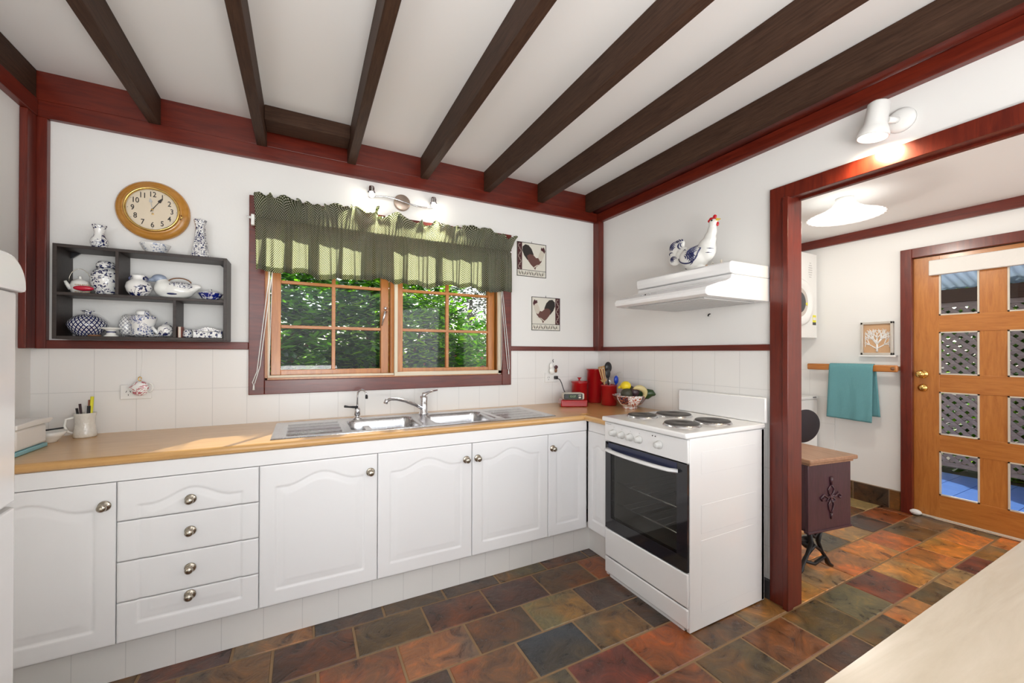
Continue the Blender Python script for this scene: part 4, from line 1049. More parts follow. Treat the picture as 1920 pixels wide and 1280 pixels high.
# ------------------------------------------------------------------ wall clock
cx, cz = -2.780, 1.940
K2 = thing('wall_clock', 'round oak wall clock with a brass bezel and parchment dial', 'clock', (cx, -.001, cz))
bm = BM(); lathe(bm, [(.0, .0), (.140, .0), (.1435, .006), (.143, .016), (.135, .026), (.124, .030), (.116, .034), (.112, .038), (.104, .036), (.103, .030), (0, .030)], (cx, -.001, cz), 64, axis='Y'); mk('clock_case', bm, M_['clockwood'], K2)
bm = BM(); lathe(bm, [(.0, .0305), (.104, .0305)], (cx, -.001, cz), 48, axis='Y'); 
dial = mk('dial', bm, M_['dial'], K2)
bm = BM(); lathe(bm, [(.1045, .031), (.1075, .040), (.1035, .045), (.0985, .043), (.0965, .036), (.0985, .032)], (cx, -.001, cz), 64, axis='Y'); bz = mk('bezel', bm, M_['brass'], K2)
bm = BM(); tube(bm, [(cx+.112, -.040, cz-.012), (cx+.116, -.046, cz-.022), (cx+.109, -.040, cz-.035)], .0028, 6); mk('latch', bm, M_['brass'], bz)
bm = BM(); lathe(bm, [(0, .0445), (.05, .0440), (.098, .0415)], (cx, -.001, cz), 48, axis='Y'); mk('clock_glass', bm, M_['glass'], K2)
for h in range(1, 13):
    a = PI/2-h*PI/6; t = text_bm(str(h), .036, .0006, .0004)
    xf(t, t.verts, Matrix.Translation((cx+.074*math.cos(a), -.0322, cz+.074*math.sin(a))) @ Matrix.Rotation(PI/2, 4, 'X') @ Matrix.Scale(.80, 4, (1, 0, 0)))
    mk('numeral', t, M_['inkblack'], dial)
for h in range(12):
    a = h*PI/6; bm = BM(); ball(bm, (cx+.092*math.cos(a), -.0322, cz+.092*math.sin(a)), .0014, sub=1); mk('hour_dot', bm, M_['inkblack'], dial)
def hand(ln, ang, wd, y, nm, m):
    bm = BM(); a = PI/2-math.radians(ang); d = Vector((math.cos(a), 0, math.sin(a))); s = Vector((d.z, 0, -d.x)); o = Vector((cx, y, cz))
    pts = [(-.012, .0016), (ln*.62, .0012), (ln*.66, wd), (ln*.78, wd*.75), (ln, .0005)]
    L1 = [o+d*p+s*q for p, q in pts]; L2 = [o+d*p-s*q for p, q in reversed(pts)]
    prism(bm, [(p.x, p.z) for p in L1+L2], 'Y', y, y-.0008); mk(nm, bm, m, K2)
hand(.072, 33, .007, -.0365, 'minute_hand', M_['inkblack']); hand(.056, -9, .007, -.0350, 'hour_hand', M_['grey'])
bm = BM(); lathe(bm, [(0, .0385), (.004, .0385), (.004, .031)], (cx, -.001, cz), 12, axis='Y'); lathe(bm, [(.0018, .0325), (.0045, .0325), (.0045, .031)], (cx+.001, -.001, cz-.020), 14, axis='Y'); mk('arbor', bm, M_['brass'], K2)

# ------------------------------------------------------------------ two-bulb wall light
WL = thing('wall_light', 'wall light with two lit bulbs on a wavy chrome bar above the window', 'light', (-1.577, -.001, 2.190))
bm = BM(); lathe(bm, [(0, .0), (.050, 0), (.050, .018), (.046, .022), (0, .022)], (-1.577, -.001, 2.190), 36, axis='Y'); mk('back_plate', bm, plain('brushed_bronze', (.42, .33, .27), .35, .6), WL)
bm = BM(); tube(bm, [(-1.577+.20*t, -.034-.012*math.cos(t*PI/2), 2.186+.013*math.sin(-t*PI*1.0)) for t in [i/12 for i in range(-12, 13)]], .005, 8); mk('light_bar', bm, M_['chrome'], WL)
for s in (-1, 1):
    x = -1.577+.19*s
    bm = BM(); tube(bm, [(x, -.040, 2.19), (x, -.05, 2.205), (x, -.055, 2.225)], [.006, .012, .016], 10); lathe(bm, [(0, .058), (.014, .056), (.018, .045), (.018, .030), (.022, .020)], (x, -.058, 2.185), 20); so = mk('spot_head', bm, M_['chrome'], WL)
    bm = BM(); ball(bm, (x, -.070, 2.187), .016, sub=3); mk('bulb', bm, M_['bulb'], so)
    light('bulb_glow', 'SPOT', (x, -.085, 2.170), 6, (1, .95, .86), (.02*s, -.40, -1), spot_size=math.radians(150), spot_blend=.9, shadow_soft_size=.018)

# ------------------------------------------------------------------ valance, rod, cords
def fabric(name):
    m, n, l, b = mat(name); n.remove(b); o = n['Material Output']
    tc = n.new('ShaderNodeTexCoord'); sp = n.new('ShaderNodeSeparateXYZ'); l.new(tc.outputs['UV'], sp.inputs[0])
    p = .0135
    a = mathn(n, l, 'FRACT', mathn(n, l, 'DIVIDE', mathn(n, l, 'ADD', sp.outputs[0], sp.outputs[1]), p)); c = mathn(n, l, 'FRACT', mathn(n, l, 'DIVIDE', mathn(n, l, 'SUBTRACT', sp.outputs[0], sp.outputs[1]), p))
    g = mathn(n, l, 'MULTIPLY', mathn(n, l, 'GREATER_THAN', a, .42), mathn(n, l, 'GREATER_THAN', c, .42))
    mx = n.new('ShaderNodeMix'); mx.data_type = 'RGBA'; l.new(g, mx.inputs[0]); mx.inputs[6].default_value = (.008, .012, .008, 1); mx.inputs[7].default_value = (.48, .50, .45, 1)
    mt = n.new('ShaderNodeMix'); mt.data_type = 'RGBA'; l.new(g, mt.inputs[0]); mt.inputs[6].default_value = (.11, .14, .045, 1); mt.inputs[7].default_value = (.92, .93, .58, 1)
    d = n.new('ShaderNodeBsdfDiffuse'); t = n.new('ShaderNodeBsdfTranslucent'); l.new(mx.outputs[2], d.inputs[0]); l.new(mt.outputs[2], t.inputs[0])
    ms = n.new('ShaderNodeMixShader'); ms.inputs[0].default_value = .55; l.new(d.outputs[0], ms.inputs[1]); l.new(t.outputs[0], ms.inputs[2]); l.new(ms.outputs[0], o.inputs[0])
    return m
FAB = fabric('green_check_cotton')
rgc = random.Random(21)
def cloth_bm(x0, x1, zf, yf, nu, nv, fullness=1.7):
    bm = BM(); uv = bm.loops.layers.uv.verify(); G = []
    for i in range(nu+1):
        u = i/nu; G.append([bm.verts.new((x0+(x1-x0)*u+yf(u, k/nv)[1], yf(u, k/nv)[0], zf(u, k/nv))) for k in range(nv+1)])
    Lu = (x1-x0)*fullness
    for i in range(nu):
        for k in range(nv):
            f = bm.faces.new((G[i][k], G[i+1][k], G[i+1][k+1], G[i][k+1])); f.smooth = True
            for lp, (a, b) in zip(f.loops, ((i, k), (i+1, k), (i+1, k+1), (i, k+1))): lp[uv].uv = (a/nu*Lu, zf(.5, b/nv))
    return bm
def fold(u):
    s = u*1.5
    return .55*math.sin(2*PI*s/.118+1.2*math.sin(s*7))+.30*math.sin(2*PI*s/.067+2*math.sin(s*4.1))+.15*math.sin(2*PI*s/.031)
def gather(u): return math.sin(2*PI*u*1.5/.021+2*math.sin(u*40))
V0, V1 = -2.352, -.842; ROD = 1.962
def drop_z(u, v):
    zb = 1.668+.010*math.sin(u*19)+.008*math.sin(u*47+1)
    return zb+(ROD-zb)*v
def drop_y(u, v):
    A = .005+.040*(1-v)**.6; return (-.074-.024*(1-v**9)-A*fold(u)*(1-v**12)-.0042*gather(u)*(v**5), .010*(1-v)*math.cos(u*1.5*2*PI/.118)*.6)
VL = thing('window_valance', 'gathered dark green checked valance with a ruffled heading over the window', 'curtain', (-1.6, -.07, 1.67))
mk('gathered_skirt', cloth_bm(V0, V1, drop_z, drop_y, 520, 26), FAB, VL, recalc=False)
mk('hem', cloth_bm(V0, V1, lambda u, v: drop_z(u, .005+.10*v), lambda u, v: (drop_y(u, .10*v)[0]+.004, drop_y(u, .1*v)[1]), 520, 4), FAB, VL, recalc=False)
def ruf_z(u, v):
    h = .140-.026*u+.020*math.sin(u*23+1)*math.sin(u*9)+.052*noise.noise(Vector((u*24, 3, 0)))+.026*noise.noise(Vector((u*63, 9, 0)))
    return ROD-.004+h*math.sin(min(1, v*1.0)*PI/2*.98)-.045*max(0, v-.55)*(1+noise.noise(Vector((u*22, 5, 0)))*2.2)
def ruf_y(u, v):
    A = .004+.034*v**1.1; return (-.0745-.026*min(1, v*4)-A*(.9*noise.noise(Vector((u*18, 0, v*1.5)))+.8*noise.noise(Vector((u*47, 7, v*2)))+.45*math.sin(u*88+3*math.sin(u*13)))*1.15-.014*v-.0045*gather(u)*(1-v)**3, .050*v*noise.noise(Vector((u*24, 11, v)))+.02*v*math.sin(u*71))
mk('ruffled_heading', cloth_bm(V0, V1+.005, ruf_z, ruf_y, 520, 18), FAB, VL, recalc=False)
bm = BM()
tube(bm, [(V0-.005, -.062, ROD-.006), (V1+.002, -.062, ROD-.006)], .0062, 10)
for x in (V0-.012, V1+.012): tube(bm, [(x, -.062, ROD-.006), (x, -.03, ROD-.006), (x, -.002, ROD+.01)], .006, 8)
box(bm, V0-.020, V0-.004, -.078, -.052, ROD-.045, ROD+.012, .003); tube(bm, [(V0-.04, -.062, ROD-.002), (V0-.004, -.062, ROD-.004)], [.005, .008], 8)
mk('curtain_rod', bm, M_['plastic'], label='white curtain rod and bracket carrying the green valance', cat='curtain rod')
for (xt, xb, zb, lb) in ((-2.285, -2.360, 1.045, 'white looped blind cord hanging at the left of the window'), (-.902, -.830, 1.095, 'white looped blind cord hanging at the right of the window')):
    bm = BM(); s = 1 if xb > xt else -1
    tube(bm, [(xt, -.045, 1.72), (xt+(xb-xt)*.8, -.035, zb+.10), (xb-.006, -.032, zb+.04), (xb, -.032, zb+.025), (xb+.006, -.032, zb+.04), (xt+(xb-xt)*.8+.014, -.035, zb+.10+.03), (xt+.012, -.045, 1.72)], .0023, 6)
    tube(bm, [(xt+.010, -.047, 1.72), (xt+(xb-xt)*.15+.008, -.030, 1.2), (xt+(xb-xt)*.1+.004, -.030, 1.12)], .0015, 6)
    tube(bm, [(xb, -.032, zb+.027), (xb, -.032, zb)], [.0035, .0055], 8)
    mk('blind_cord', bm, M_['plastic'], label=lb, cat='cord')

# ------------------------------------------------------------------ rooster plaques
def rooster(parent, cx, cz, s, mir, y):
    def pl(nm, pts, m, yy, th=.0012):
        bm = BM(); prism(bm, [(cx+mir*px*s*1.12, cz+pz*s*.88) for px, pz in pts], 'Y', yy, yy-th); mk(nm, bm, m, parent)
    pl('rooster_tail', [(-.10, -.02), (-.2, -.12), (-.30, .02), (-.36, .18), (-.35, .32), (-.27, .40), (-.17, .38), (-.08, .27), (-.02, .10), (-.02, .0)], M_['inkblack'], y)
    pl('rooster_body', [(-.22, .02), (-.14, .09), (-.04, .08), (.06, -.02), (.16, .0), (.22, .08), (.26, .0), (.22, -.14), (.14, -.25), (.06, -.32), (.03, -.42), (-.02, -.34), (-.10, -.26), (-.18, -.14)], M_['rust'], y-.0006)
    pl('rooster_neck', [(.12, .0), (.16, .14), (.22, .28), (.28, .30), (.32, .22), (.30, .08), (.24, -.08), (.18, -.12)], M_['cream2'], y-.0012)
    pl('rooster_comb', [(.20, .27), (.22, .36), (.26, .33), (.29, .38), (.32, .32), (.34, .24), (.31, .16), (.28, .22)], M_['maroon'], y-.0018)
    pl('rooster_leg', [(-.02, -.34), (.0, -.36), (.10, -.27), (.22, -.24), (.22, -.22), (.08, -.25)], M_['cream2'], y-.002)
rp = random.Random(4)
for (x0, x1, z0, z1, left, mir, lb) in ((-.752, -.503, 1.808, 2.058, True, 1, 'upper rooster plaque on the back wall, maroon band on its left'),
                                    (-.628, -.377, 1.414, 1.664, False, -1, 'lower rooster plaque on the back wall, maroon band on its right')):
    P = thing('rooster_plaque', lb, 'plaque', ((x0+x1)/2, -.001, z0), group=None)
    bx('tile', x0, x1, -.008, -.001, z0, z1, M_['plaque'], P, .001)
    bm = BM()
    for a in ((x0, x1, z0, z0+.004), (x0, x1, z1-.004, z1), (x0, x0+.004, z0, z1), (x1-.004, x1, z0, z1)): box(bm, a[0], a[1], -.0095, -.0078, a[2], a[3])
    box(bm, x0, x1, -.0093, -.0078, z0+.046, z0+.049)
    mk('dark_border', bm, M_['inkblack'], P)
    bw = .040; bx0 = x0+.002 if left else x1-bw-.002
    bx('maroon_band', bx0, bx0+bw, -.0090, -.0079, z0+.047, z1-.003, M_['maroon'], P)
    bm = BM()
    for i in range(5):
        zz = z0+.07+i*.038
        tube(bm, [(bx0+.020+.011*math.cos(math.radians(a))*(1 if i % 2 else -1), -.0092, zz+.015*math.sin(math.radians(a))) for a in range(-120, 121, 24)], .0016, 5)
    for i in range(11):
        xx = x0+.012+i*.0215; d = rp.choice((-1, 1)); tube(bm, [(xx-.008*d, -.0092, z0+.012), (xx, -.0092, z0+.024), (xx+.008*d, -.0092, z0+.038)], [.001, .0035, .001], 5)
        if i % 2: ball(bm, (xx+.009, -.0092, z0+.025), .004, (1, .2, 1), 1)
    mk('scrollwork', bm, M_['cream2'] if 0 else [M_['cream2']], P)
    bm = BM()
    for i in range(10):
        xx = x0+.022+i*.0215; d = rp.choice((-1, 1)); tube(bm, [(xx-.007*d, -.0094, z0+.010), (xx+.002, -.0094, z0+.022), (xx+.007*d, -.0094, z0+.040)], [.001, .0028, .001], 5)
    mk('vine_pattern', bm, M_['inkblack'], P)
    cxx = (x0+x1)/2+(.020 if left else -.020)
    rooster(P, cxx, (z0+z1)/2+.022, .25, mir, -.0081)
    bm = BM(); tube(bm, [((x0+x1)/2-.003, -.004, z1-.002), ((x0+x1)/2, -.004, z1+.014), ((x0+x1)/2+.003, -.004, z1-.002)], .0012, 5); mk('wire_hanger', bm, M_['iron'], P)

# ------------------------------------------------------------------ hen on the hood
HN = thing('ceramic_hen', 'white ceramic hen with blue swirls and a red comb standing on the hood', 'ornament', (-.19, -1.04, 1.693))
def hp(X, Y, x=-.19):   # drawing units of the figure -> its own upright plane
    return Vector((x, -.882-(X-750)/490*.333, 1.693+(735-Y)/565*.300-(X-980)/490*.035))
def hb(X, Y, r, sy=1, sz=1, sx=.62): c = hp(X, Y); return ((c.x, c.y, c.z), r, (sx, sy, sz))
parts = [hb(985, 560, .072, 1.05, .82, .75), hb(1050, 560, .068, 1.0, .9, .75), hb(1120, 500, .058, .9, 1.15, .7), hb(1150, 400, .036, .95, 1.3, .75), hb(1170, 320, .027, .95, 1.4, .8), hb(1180, 245, .0235, 1.1, 1.1, .85),
         hb(900, 520, .050, 1.0, .9, .6), hb(840, 500, .058, .95, 1.05, .36), hb(822, 440, .046, .95, .9, .32), hb(865, 405, .036, 1, .9, .34), hb(815, 565, .042, 1, .9, .36), hb(1010, 655, .050, 1.15, .6, .8), hb(1030, 690, .05, 1.1, .35, .8)]
hen = blob('hen_body', parts, .0045, M_['white'], HN, sm=10)
bm = bmesh.new(); bm.from_mesh(hen.data); bm.transform(Matrix.Translation(wloc(hen))); bvh = BVHTree.FromBMesh(bm); bm.free()
def stroke(bm, pts, w=.0028):
    w *= 2.0
    P = []
    for X, Y in pts:
        p = hp(X, Y, -.45); h = bvh.ray_cast(p, Vector((1, 0, 0)))
        P.append(h[0]+h[1]*.0004 if h[0] is not None else None)
    run = []
    for p in P+[None]:
        if p is not None and (not run or (p-run[-1]).length < .03): run.append(p)
        else:
            if len(run) > 2: tube(bm, run, [w*(.25+.75*math.sin(PI*min(1, max(0, i/(len(run)-1))))) for i in range(len(run))], 6, flat=.5)
            run = [p] if p is not None else []
def A(cx, cy, r, a0, a1, ry=None, n=12): return [(cx+r*math.cos(math.radians(a0+(a1-a0)*i/n)), cy-(ry or r)*math.sin(math.radians(a0+(a1-a0)*i/n))) for i in range(n+1)]
bm = BM()
for i in range(5): stroke(bm, A(965-i*0, 575, 22+i*17, 80-i*2, -35-i*6), .0032)
stroke(bm, A(985, 520, 112, 205, 340), .0045)
for i in range(4): stroke(bm, A(1085, 540, 30+i*19, 95, 250-i*4), .004)
stroke(bm, [(1060, 600), (1085, 560), (1095, 520), (1112, 488), (1085, 478)], .0035)
for i in range(5): stroke(bm, A(845, 470, 36+i*15, 100-i*2, 180-i*3, 40+i*20), .003)
for i in range(4): stroke(bm, A(850, 395, 14+i*14, 20, 150), .0035)
stroke(bm, A(905, 425, 40, 120, 260), .0045); stroke(bm, A(915, 415, 30, 120, 250), .003)
for i in range(3): stroke(bm, A(825, 575, 12+i*13, 20, 260-i*20), .0026)
stroke(bm, [(850, 520), (860, 560), (862, 615)], .0028); stroke(bm, A(800, 530, 40, 60, 190), .003)
for i, (a, b) in enumerate(((1190, 365), (1192, 395), (1190, 430), (1186, 465), (1176, 500), (1165, 540))): stroke(bm, [(a-18, b-14+i*3), (a, b), (a+17, b-4+i)], .0028)
stroke(bm, [(1010, 475), (1035, 440), (1060, 415)], .003); stroke(bm, [(985, 460), (1010, 440), (1030, 425)], .003); stroke(bm, [(1078, 400), (1085, 385), (1080, 368)], .006)
stroke(bm, [(1135, 255), (1125, 285), (1112, 310), (1100, 325)], .0024); stroke(bm, [(935, 490), (955, 480), (975, 500)], .002); stroke(bm, [(940, 675), (955, 682), (970, 690)], .002)
mk('painted_swirls', bm, M_['ink'], HN)
blob('comb', [hb(1160, 200, .013, 1, .8, .5), hb(1192, 182, .013, .9, 1.0, .5), hb(1140, 215, .009, .8, .9, .5)], .0025, M_['redpaint'], HN, sm=3)
blob('wattle', [hb(1216, 258, .0085, .9, 1.5, .8)], .002, M_['redpaint'], HN, sm=2)
bm = BM(); c = hp(1208, 215); prism(bm, [(c.y, c.z+.008), (c.y-.022, c.z), (c.y, c.z-.007)], 'X', c.x-.007, c.x+.007, .001); mk('beak', bm, M_['beak'], HN)
bm = BM(); c = hp(1182, 222); h = bvh.ray_cast(Vector((-.45, c.y, c.z)), Vector((1, 0, 0)))
if h[0] is not None: ball(bm, h[0], .0055, (.5, 1, 1), 2)
else: ball(bm, (-.212, c.y, c.z), .0055, (.5, 1, 1), 2)
mk('eye', bm, M_['inkblack'], HN)
# odds and ends beside the hen
bm = BM(); ball(bm, (-.25, -1.165, 1.700), .012, (.8, 1.3, .6), 2); ball(bm, (-.25, -1.178, 1.703), .008, (.8, 1, 1), 2)
mk('small_shell', bm, M_['tan'], label='small tan shell on the hood just right of the hen', cat='shell')
bm = BM(); lathe(bm, [(0, 0), (.012, 0), (.013, .006), (.009, .011), (.006, .013), (0, .013)], (-.25, -1.212, 1.6925), 16); tube(bm, [(-.25+.011*math.cos(math.radians(a)), -1.212, 1.704+.014*math.sin(math.radians(a))) for a in range(0, 181, 20)], .0015, 6)
mk('tiny_basket', bm, M_['cream2'], label='tiny cream basket with a loop handle on the hood', cat='ornament')
bm = BM(); lathe(bm, [(0, 0), (.0055, 0), (.0055, .026), (.003, .028), (0, .029)], (-.25, -1.262, 1.6925), 12)
mk('thread_spool', bm, M_['cream2'], label='thin upright cream spool at the right end of the hood', cat='spool')

# ------------------------------------------------------------------ sockets
def socket(x, z, lb):
    T = thing('power_socket', lb, 'socket', (x, -.006, z)); bx('socket_plate', x-.058, x+.058, -.015, -.0062, z-.035, z+.035, M_['plastic'], T, .003)
    bm = BM()
    for s in (-1, 1):
        for dx, dz, rot in ((-.007, .006, .5), (.007, .006, -.5), (0, -.010, 0)):
            tube(bm, [(x+s*.028+dx-rot*.004, -.0152, z+dz-.004-.004), (x+s*.028+dx+rot*.004, -.0152, z+dz+.004-.004)], .0012, 5)
    mk('pin_slots', bm, M_['inkblack'], T); return T
socket(-2.842, 1.055, 'white double power socket behind the teapot-shaped cover')
socket(-.455, 1.060, 'white double power socket with a black plug near the corner')
TP = thing('teapot_ornament', 'white china teapot with pink roses hanging over the left socket', 'ornament', (-2.825, -.03, 1.045))
blob('pot_body', [((-2.822, -.036, 1.078), .034, (1, .45, .85)), ((-2.822, -.036, 1.06), .03, (1, .45, .8)), ((-2.848, -.036, 1.075), .016, (1, .5, .6))], .003, CR['pinkrose'], TP, sm=4)
bm = BM(); tube(bm, [(-2.79+.016*math.sin(math.radians(a)), -.036, 1.075+.022*math.cos(math.radians(a))) for a in range(0, 181, 20)], .0035, 7); mk('handle', bm, M_['white'], TP)
bm = BM(); tube(bm, [(-2.822+.006*math.cos(math.radians(a)), -.036, 1.118+.009*math.sin(math.radians(a))) for a in range(0, 331, 30)], .0022, 7); mk('knob', bm, M_['brass'], TP)
bm = BM(); tube(bm, [(-2.822, -.030, 1.127), (-2.822, -.010, 1.2), (-2.822, -.0075, 1.262)], .0008, 5); mk('hanging_thread', bm, M_['plastic'], TP)
RO = thing('rooster_figure', 'small white rooster figure with dark feathers above the corner socket', 'ornament', (-.46, -.03, 1.10))
blob('figure_body', [((-.462, -.034, 1.112), .026, (1, .5, 1.1)), ((-.470, -.034, 1.150), .016, (1, .5, 1.5))], .003, M_['white'], RO, sm=4)
bm = BM(); ball(bm, (-.440, -.052, 1.140), .016, (1, .5, .9), 2); mk('dark_wing', bm, M_['maroon'], RO)
bm = BM(); ball(bm, (-.442, -.052, 1.115), .013, (.9, .5, 1.3), 2); mk('brown_breast', bm, M_['woodbrown'], RO)
bm = BM(); tube(bm, [(-.452, -.034, 1.175), (-.458, -.034, 1.190), (-.452, -.034, 1.197)], .0025, 6); mk('crest', bm, M_['inkblack'], RO)

# ------------------------------------------------------------------ corner of the worktop
Z0 = .8655
def canister(name, label, x, y, r, h, lid=True, kn=True):
    T = thing(name, label, 'canister', (x, y, Z0))
    bm = BM(); lathe(bm, [(0, 0), (r*.94, 0), (r, .006), (r, h-.012), (r*1.04, h-.010), (r*1.04, h-.004)]+([(0, h-.004)] if lid else [(r*.95, h), (r*.92, h-.004), (r*.92, .01), (0, .01)]), (x, y, Z0), 40); mk('canister_body', bm, M_['redenamel'], T)
    if lid:
        bm = BM(); lathe(bm, [(0, h+.010), (r*.5, h+.009), (r*.98, h+.004), (r*1.08, h-.001), (r*1.08, h-.0035), (0, h-.0035)], (x, y, Z0), 40)
        if kn: lathe(bm, [(.006, h+.008), (.006, h+.018), (.017, h+.028), (.016, h+.031), (0, h+.031)], (x, y, Z0), 20); mk('canister_lid', bm, M_['redenamel'], T)
    return T
canister('red_canister', 'medium red enamel canister with a knobbed lid behind the clock radio', -.268, -.110, .060, .165)
canister('red_canister', 'tallest red enamel canister in the corner of the worktop', -.112, -.105, .066, .262, kn=False)
canister('utensil_crock', 'open red enamel crock full of kitchen utensils', -.130, -.285, .058, .150, False)
bm = BM(); xf_m = Matrix.Translation((-.405, -.215, Z0)) @ Matrix.Rotation(math.radians(-24), 4, 'Z')
v = box(bm, -.095, .095, -.055, .055, 0, .048, .007); xf(bm, bm.verts, xf_m); mk('red_tin', bm, M_['redenamel'], label='low red enamel tin under the clock radio', cat='tin')
CRD = thing('clock_radio', 'small cream and black clock radio standing on the low red tin', 'radio', (-.408, -.220, Z0+.0485), math.radians(-24))
bm = BM(); box(bm, -.075, .075, -.040, .045, 0.001, .048, .010, 3); mk('radio_case', bm, M_['cream2'], CRD, world=False)
bm = BM(); box(bm, -.072, .060, -.0445, -.038, .006, .043, .005, 2); face = mk('radio_face', bm, M_['black'], CRD, world=False)
bm = BM(); box(bm, -.040, .022, -.046, -.044, .014, .036); mk('display', bm, M_['screen'], face, world=False)
t = text_bm('12:27', .020, .0006); xf(t, t.verts, Matrix.Translation((-.010, -.0465, .025)) @ Matrix.Rotation(PI/2, 4, 'X')); mk('digits', t, M_['lcd'], face, world=False)
bm = BM(); box(bm, .030, .050, -.0465, -.044, .032, .037, .001); box(bm, .032, .048, -.0465, -.044, .012, .024, .001); mk('button', bm, M_['cream2'], face, world=False)
bm = BM()
box(bm, -.436, -.416, -.045, -.0155, 1.048, 1.072, .003); tube(bm, [(-.425, -.045, 1.055), (-.413, -.060, 1.048), (-.400, -.066, 1.02), (-.385, -.072, .97), (-.372, -.085, .93), (-.366, -.105, .885), (-.372, -.12, .8685)], .0035, 7)
mk('plug_and_cord', bm, M_['black'], label='black plug and cord running from the corner socket to the radio', cat='cord')
# utensils, each standing in the crock
def utensil(nm, label, base, tip, build, m):
    bm = BM(); b = Vector(base); t = Vector(tip); d = (t-b)
    build(bm, b, t, d.normalized()); return mk(nm, bm, m, label=label, cat='utensil')
cxx, cyy = -.130, -.285; zi = Z0+.0115
def slotted(bm, b, t, d):
    tube(bm, [b, b+(t-b)*.6], [.005, .005], 8); s = d.cross(Vector((.46, .89, 0))).normalized()
    m0 = b+(t-b)*.58; L = (t-m0).length; n = Vector((.46, .89, 0))*.003
    for u0, u1 in ((-1, -.62), (-.30, .30), (.62, 1)):
        q = [m0+s*.022*u0*.55, m0+s*.022*u1*.55, t+s*.024*u1, t+s*.024*u0]; v = [bm.verts.new(p-n) for p in q]+[bm.verts.new(p+n) for p in q]
        for f in ((0, 1, 2, 3), (7, 6, 5, 4), (0, 4, 5, 1), (1, 5, 6, 2), (2, 6, 7, 3), (3, 7, 4, 0)): bm.faces.new([v[i] for i in f])
    for p0, p1 in ((m0, m0+d*.02), (t-d*.014, t)):
        q = [p0-s*.022*.6, p0+s*.022*.6, p1+s*.024, p1-s*.024] if p0 is m0 else [p0-s*.0235, p0+s*.0235, p1+s*.024, p1-s*.024]
        v = [bm.verts.new(p-n) for p in q]+[bm.verts.new(p+n) for p in q]
        for f in ((0, 1, 2, 3), (7, 6, 5, 4), (0, 4, 5, 1), (1, 5, 6, 2), (2, 6, 7, 3), (3, 7, 4, 0)): bm.faces.new([v[i] for i in f])
utensil('slotted_turner', 'wooden slotted turner leaning left in the red crock', (cxx-.01, cyy, zi), (cxx-.082, cyy-.01, Z0+.285), slotted, M_['utwood'])
def ladle(bm, b, t, d): tube(bm, [b, t-d*.03], .005, 8); ball(bm, t, .036, (.9, .45, 1.15), 3)
utensil('serving_spoon', 'black round-headed spoon, tallest in the red crock', (cxx+.005, cyy+.01, zi), (cxx+.008, cyy+.02, Z0+.275), ladle, M_['black'])
def spatula(bm, b, t, d):
    tube(bm, [b, t-d*.05], .005, 8); 
    q = (t-d*.03); ball(bm, q, .03, (.75, .25, 1.2), 3)
utensil('black_spatula', 'black spatula standing between turner and spoon', (cxx, cyy-.02, zi), (cxx-.032, cyy-.02, Z0+.262), spatula, M_['black'])
def brush(bm, b, t, d): tube(bm, [b, t-d*.02], .005, 8); ball(bm, t-d*.02, .023, (.85, .5, 1.35), 3)
utensil('blue_scraper', 'bright blue silicone scraper at the front of the red crock', (cxx+.015, cyy-.02, zi), (cxx+.038, cyy-.038, Z0+.205), brush, M_['bluepl'])
def fork(bm, b, t, d):
    tube(bm, [b, t-d*.05], .003, 8)
    for u in (-.008, 0, .008): tube(bm, [t-d*.05, t-d*.04+Vector((u, 0, 0)), t+Vector((u, 0, 0))], .0014, 5)
utensil('steel_fork', 'thin steel fork among the utensils in the red crock', (cxx-.02, cyy-.015, zi), (cxx-.028, cyy-.045, Z0+.205), fork, M_['chrome'])
def whisk(bm, b, t, d):
    tube(bm, [b, b+d*.14], .005, 8); c = t-d*.04
    for a in range(0, 180, 30):
        s = Vector((math.cos(math.radians(a)), math.sin(math.radians(a)), 0)); s = (s-d*s.dot(d)).normalized()
        tube(bm, [b+d*.14]+[c+s*.030*math.sin(math.radians(q))-d*.055*math.cos(math.radians(q)) for q in range(20, 341, 32)]+[b+d*.14], .0009, 4)
utensil('wire_whisk', 'pale wire whisk leaning right out of the red crock', (cxx+.02, cyy+.01, zi), (cxx+.125, cyy+.02, Z0+.225), whisk, M_['silver'])
# fruit bowl
bc = (-.150, -.465)
BW = thing('fruit_bowl', 'octagonal white china bowl with red and dark panels, full of fruit', 'bowl', (bc[0], bc[1], Z0))
bm = BM(); lathe(bm, [(0, 0), (.048, 0), (.050, .010), (.046, .012), (.080, .034), (.104, .064), (.117, .094), (.113, .094), (.100, .066), (.075, .038), (.04, .018), (0, .016)], (*bc, Z0), 8, smooth=False)
bowl = mk('bowl_body', bm, CR['imari'], BW)
bm = BM()
for i in (1, 3, 4, 6):
    a0, a1 = 2*PI*i/8, 2*PI*(i+1)/8
    def q(r, z, f): a = a0+(a1-a0)*f; p0 = Vector((math.cos(a0), math.sin(a0), 0)); p1 = Vector((math.cos(a1), math.sin(a1), 0)); d = p0.lerp(p1, f); return Vector((bc[0], bc[1], Z0+z))+d*r
    A0 = [q(.083, .034, .14), q(.083, .034, .86), q(.107, .064, .90), q(.107, .064, .10)]; A1 = [q(.107, .0645, .10), q(.107, .0645, .90), q(.1185, .088, .92), q(.1185, .088, .08)]
    for Q in (A0, A1): bm.faces.new([bm.verts.new(p) for p in Q])
mk('dark_panel', bm, ceramic('imari_dark_panel', 'floral', 60, base=(.02, .015, .05), ink=(.45, .12, .04), thr=-.15), BW)
def fruit(nm, label, c, r, s, m, tips=None):
    bm = BM(); ball(bm, c, r, s, 3)
    if tips:
        for t in tips: tube(bm, t[0], t[1], 8)
    o = mk(nm, bm, m, label=label, cat='fruit'); return o
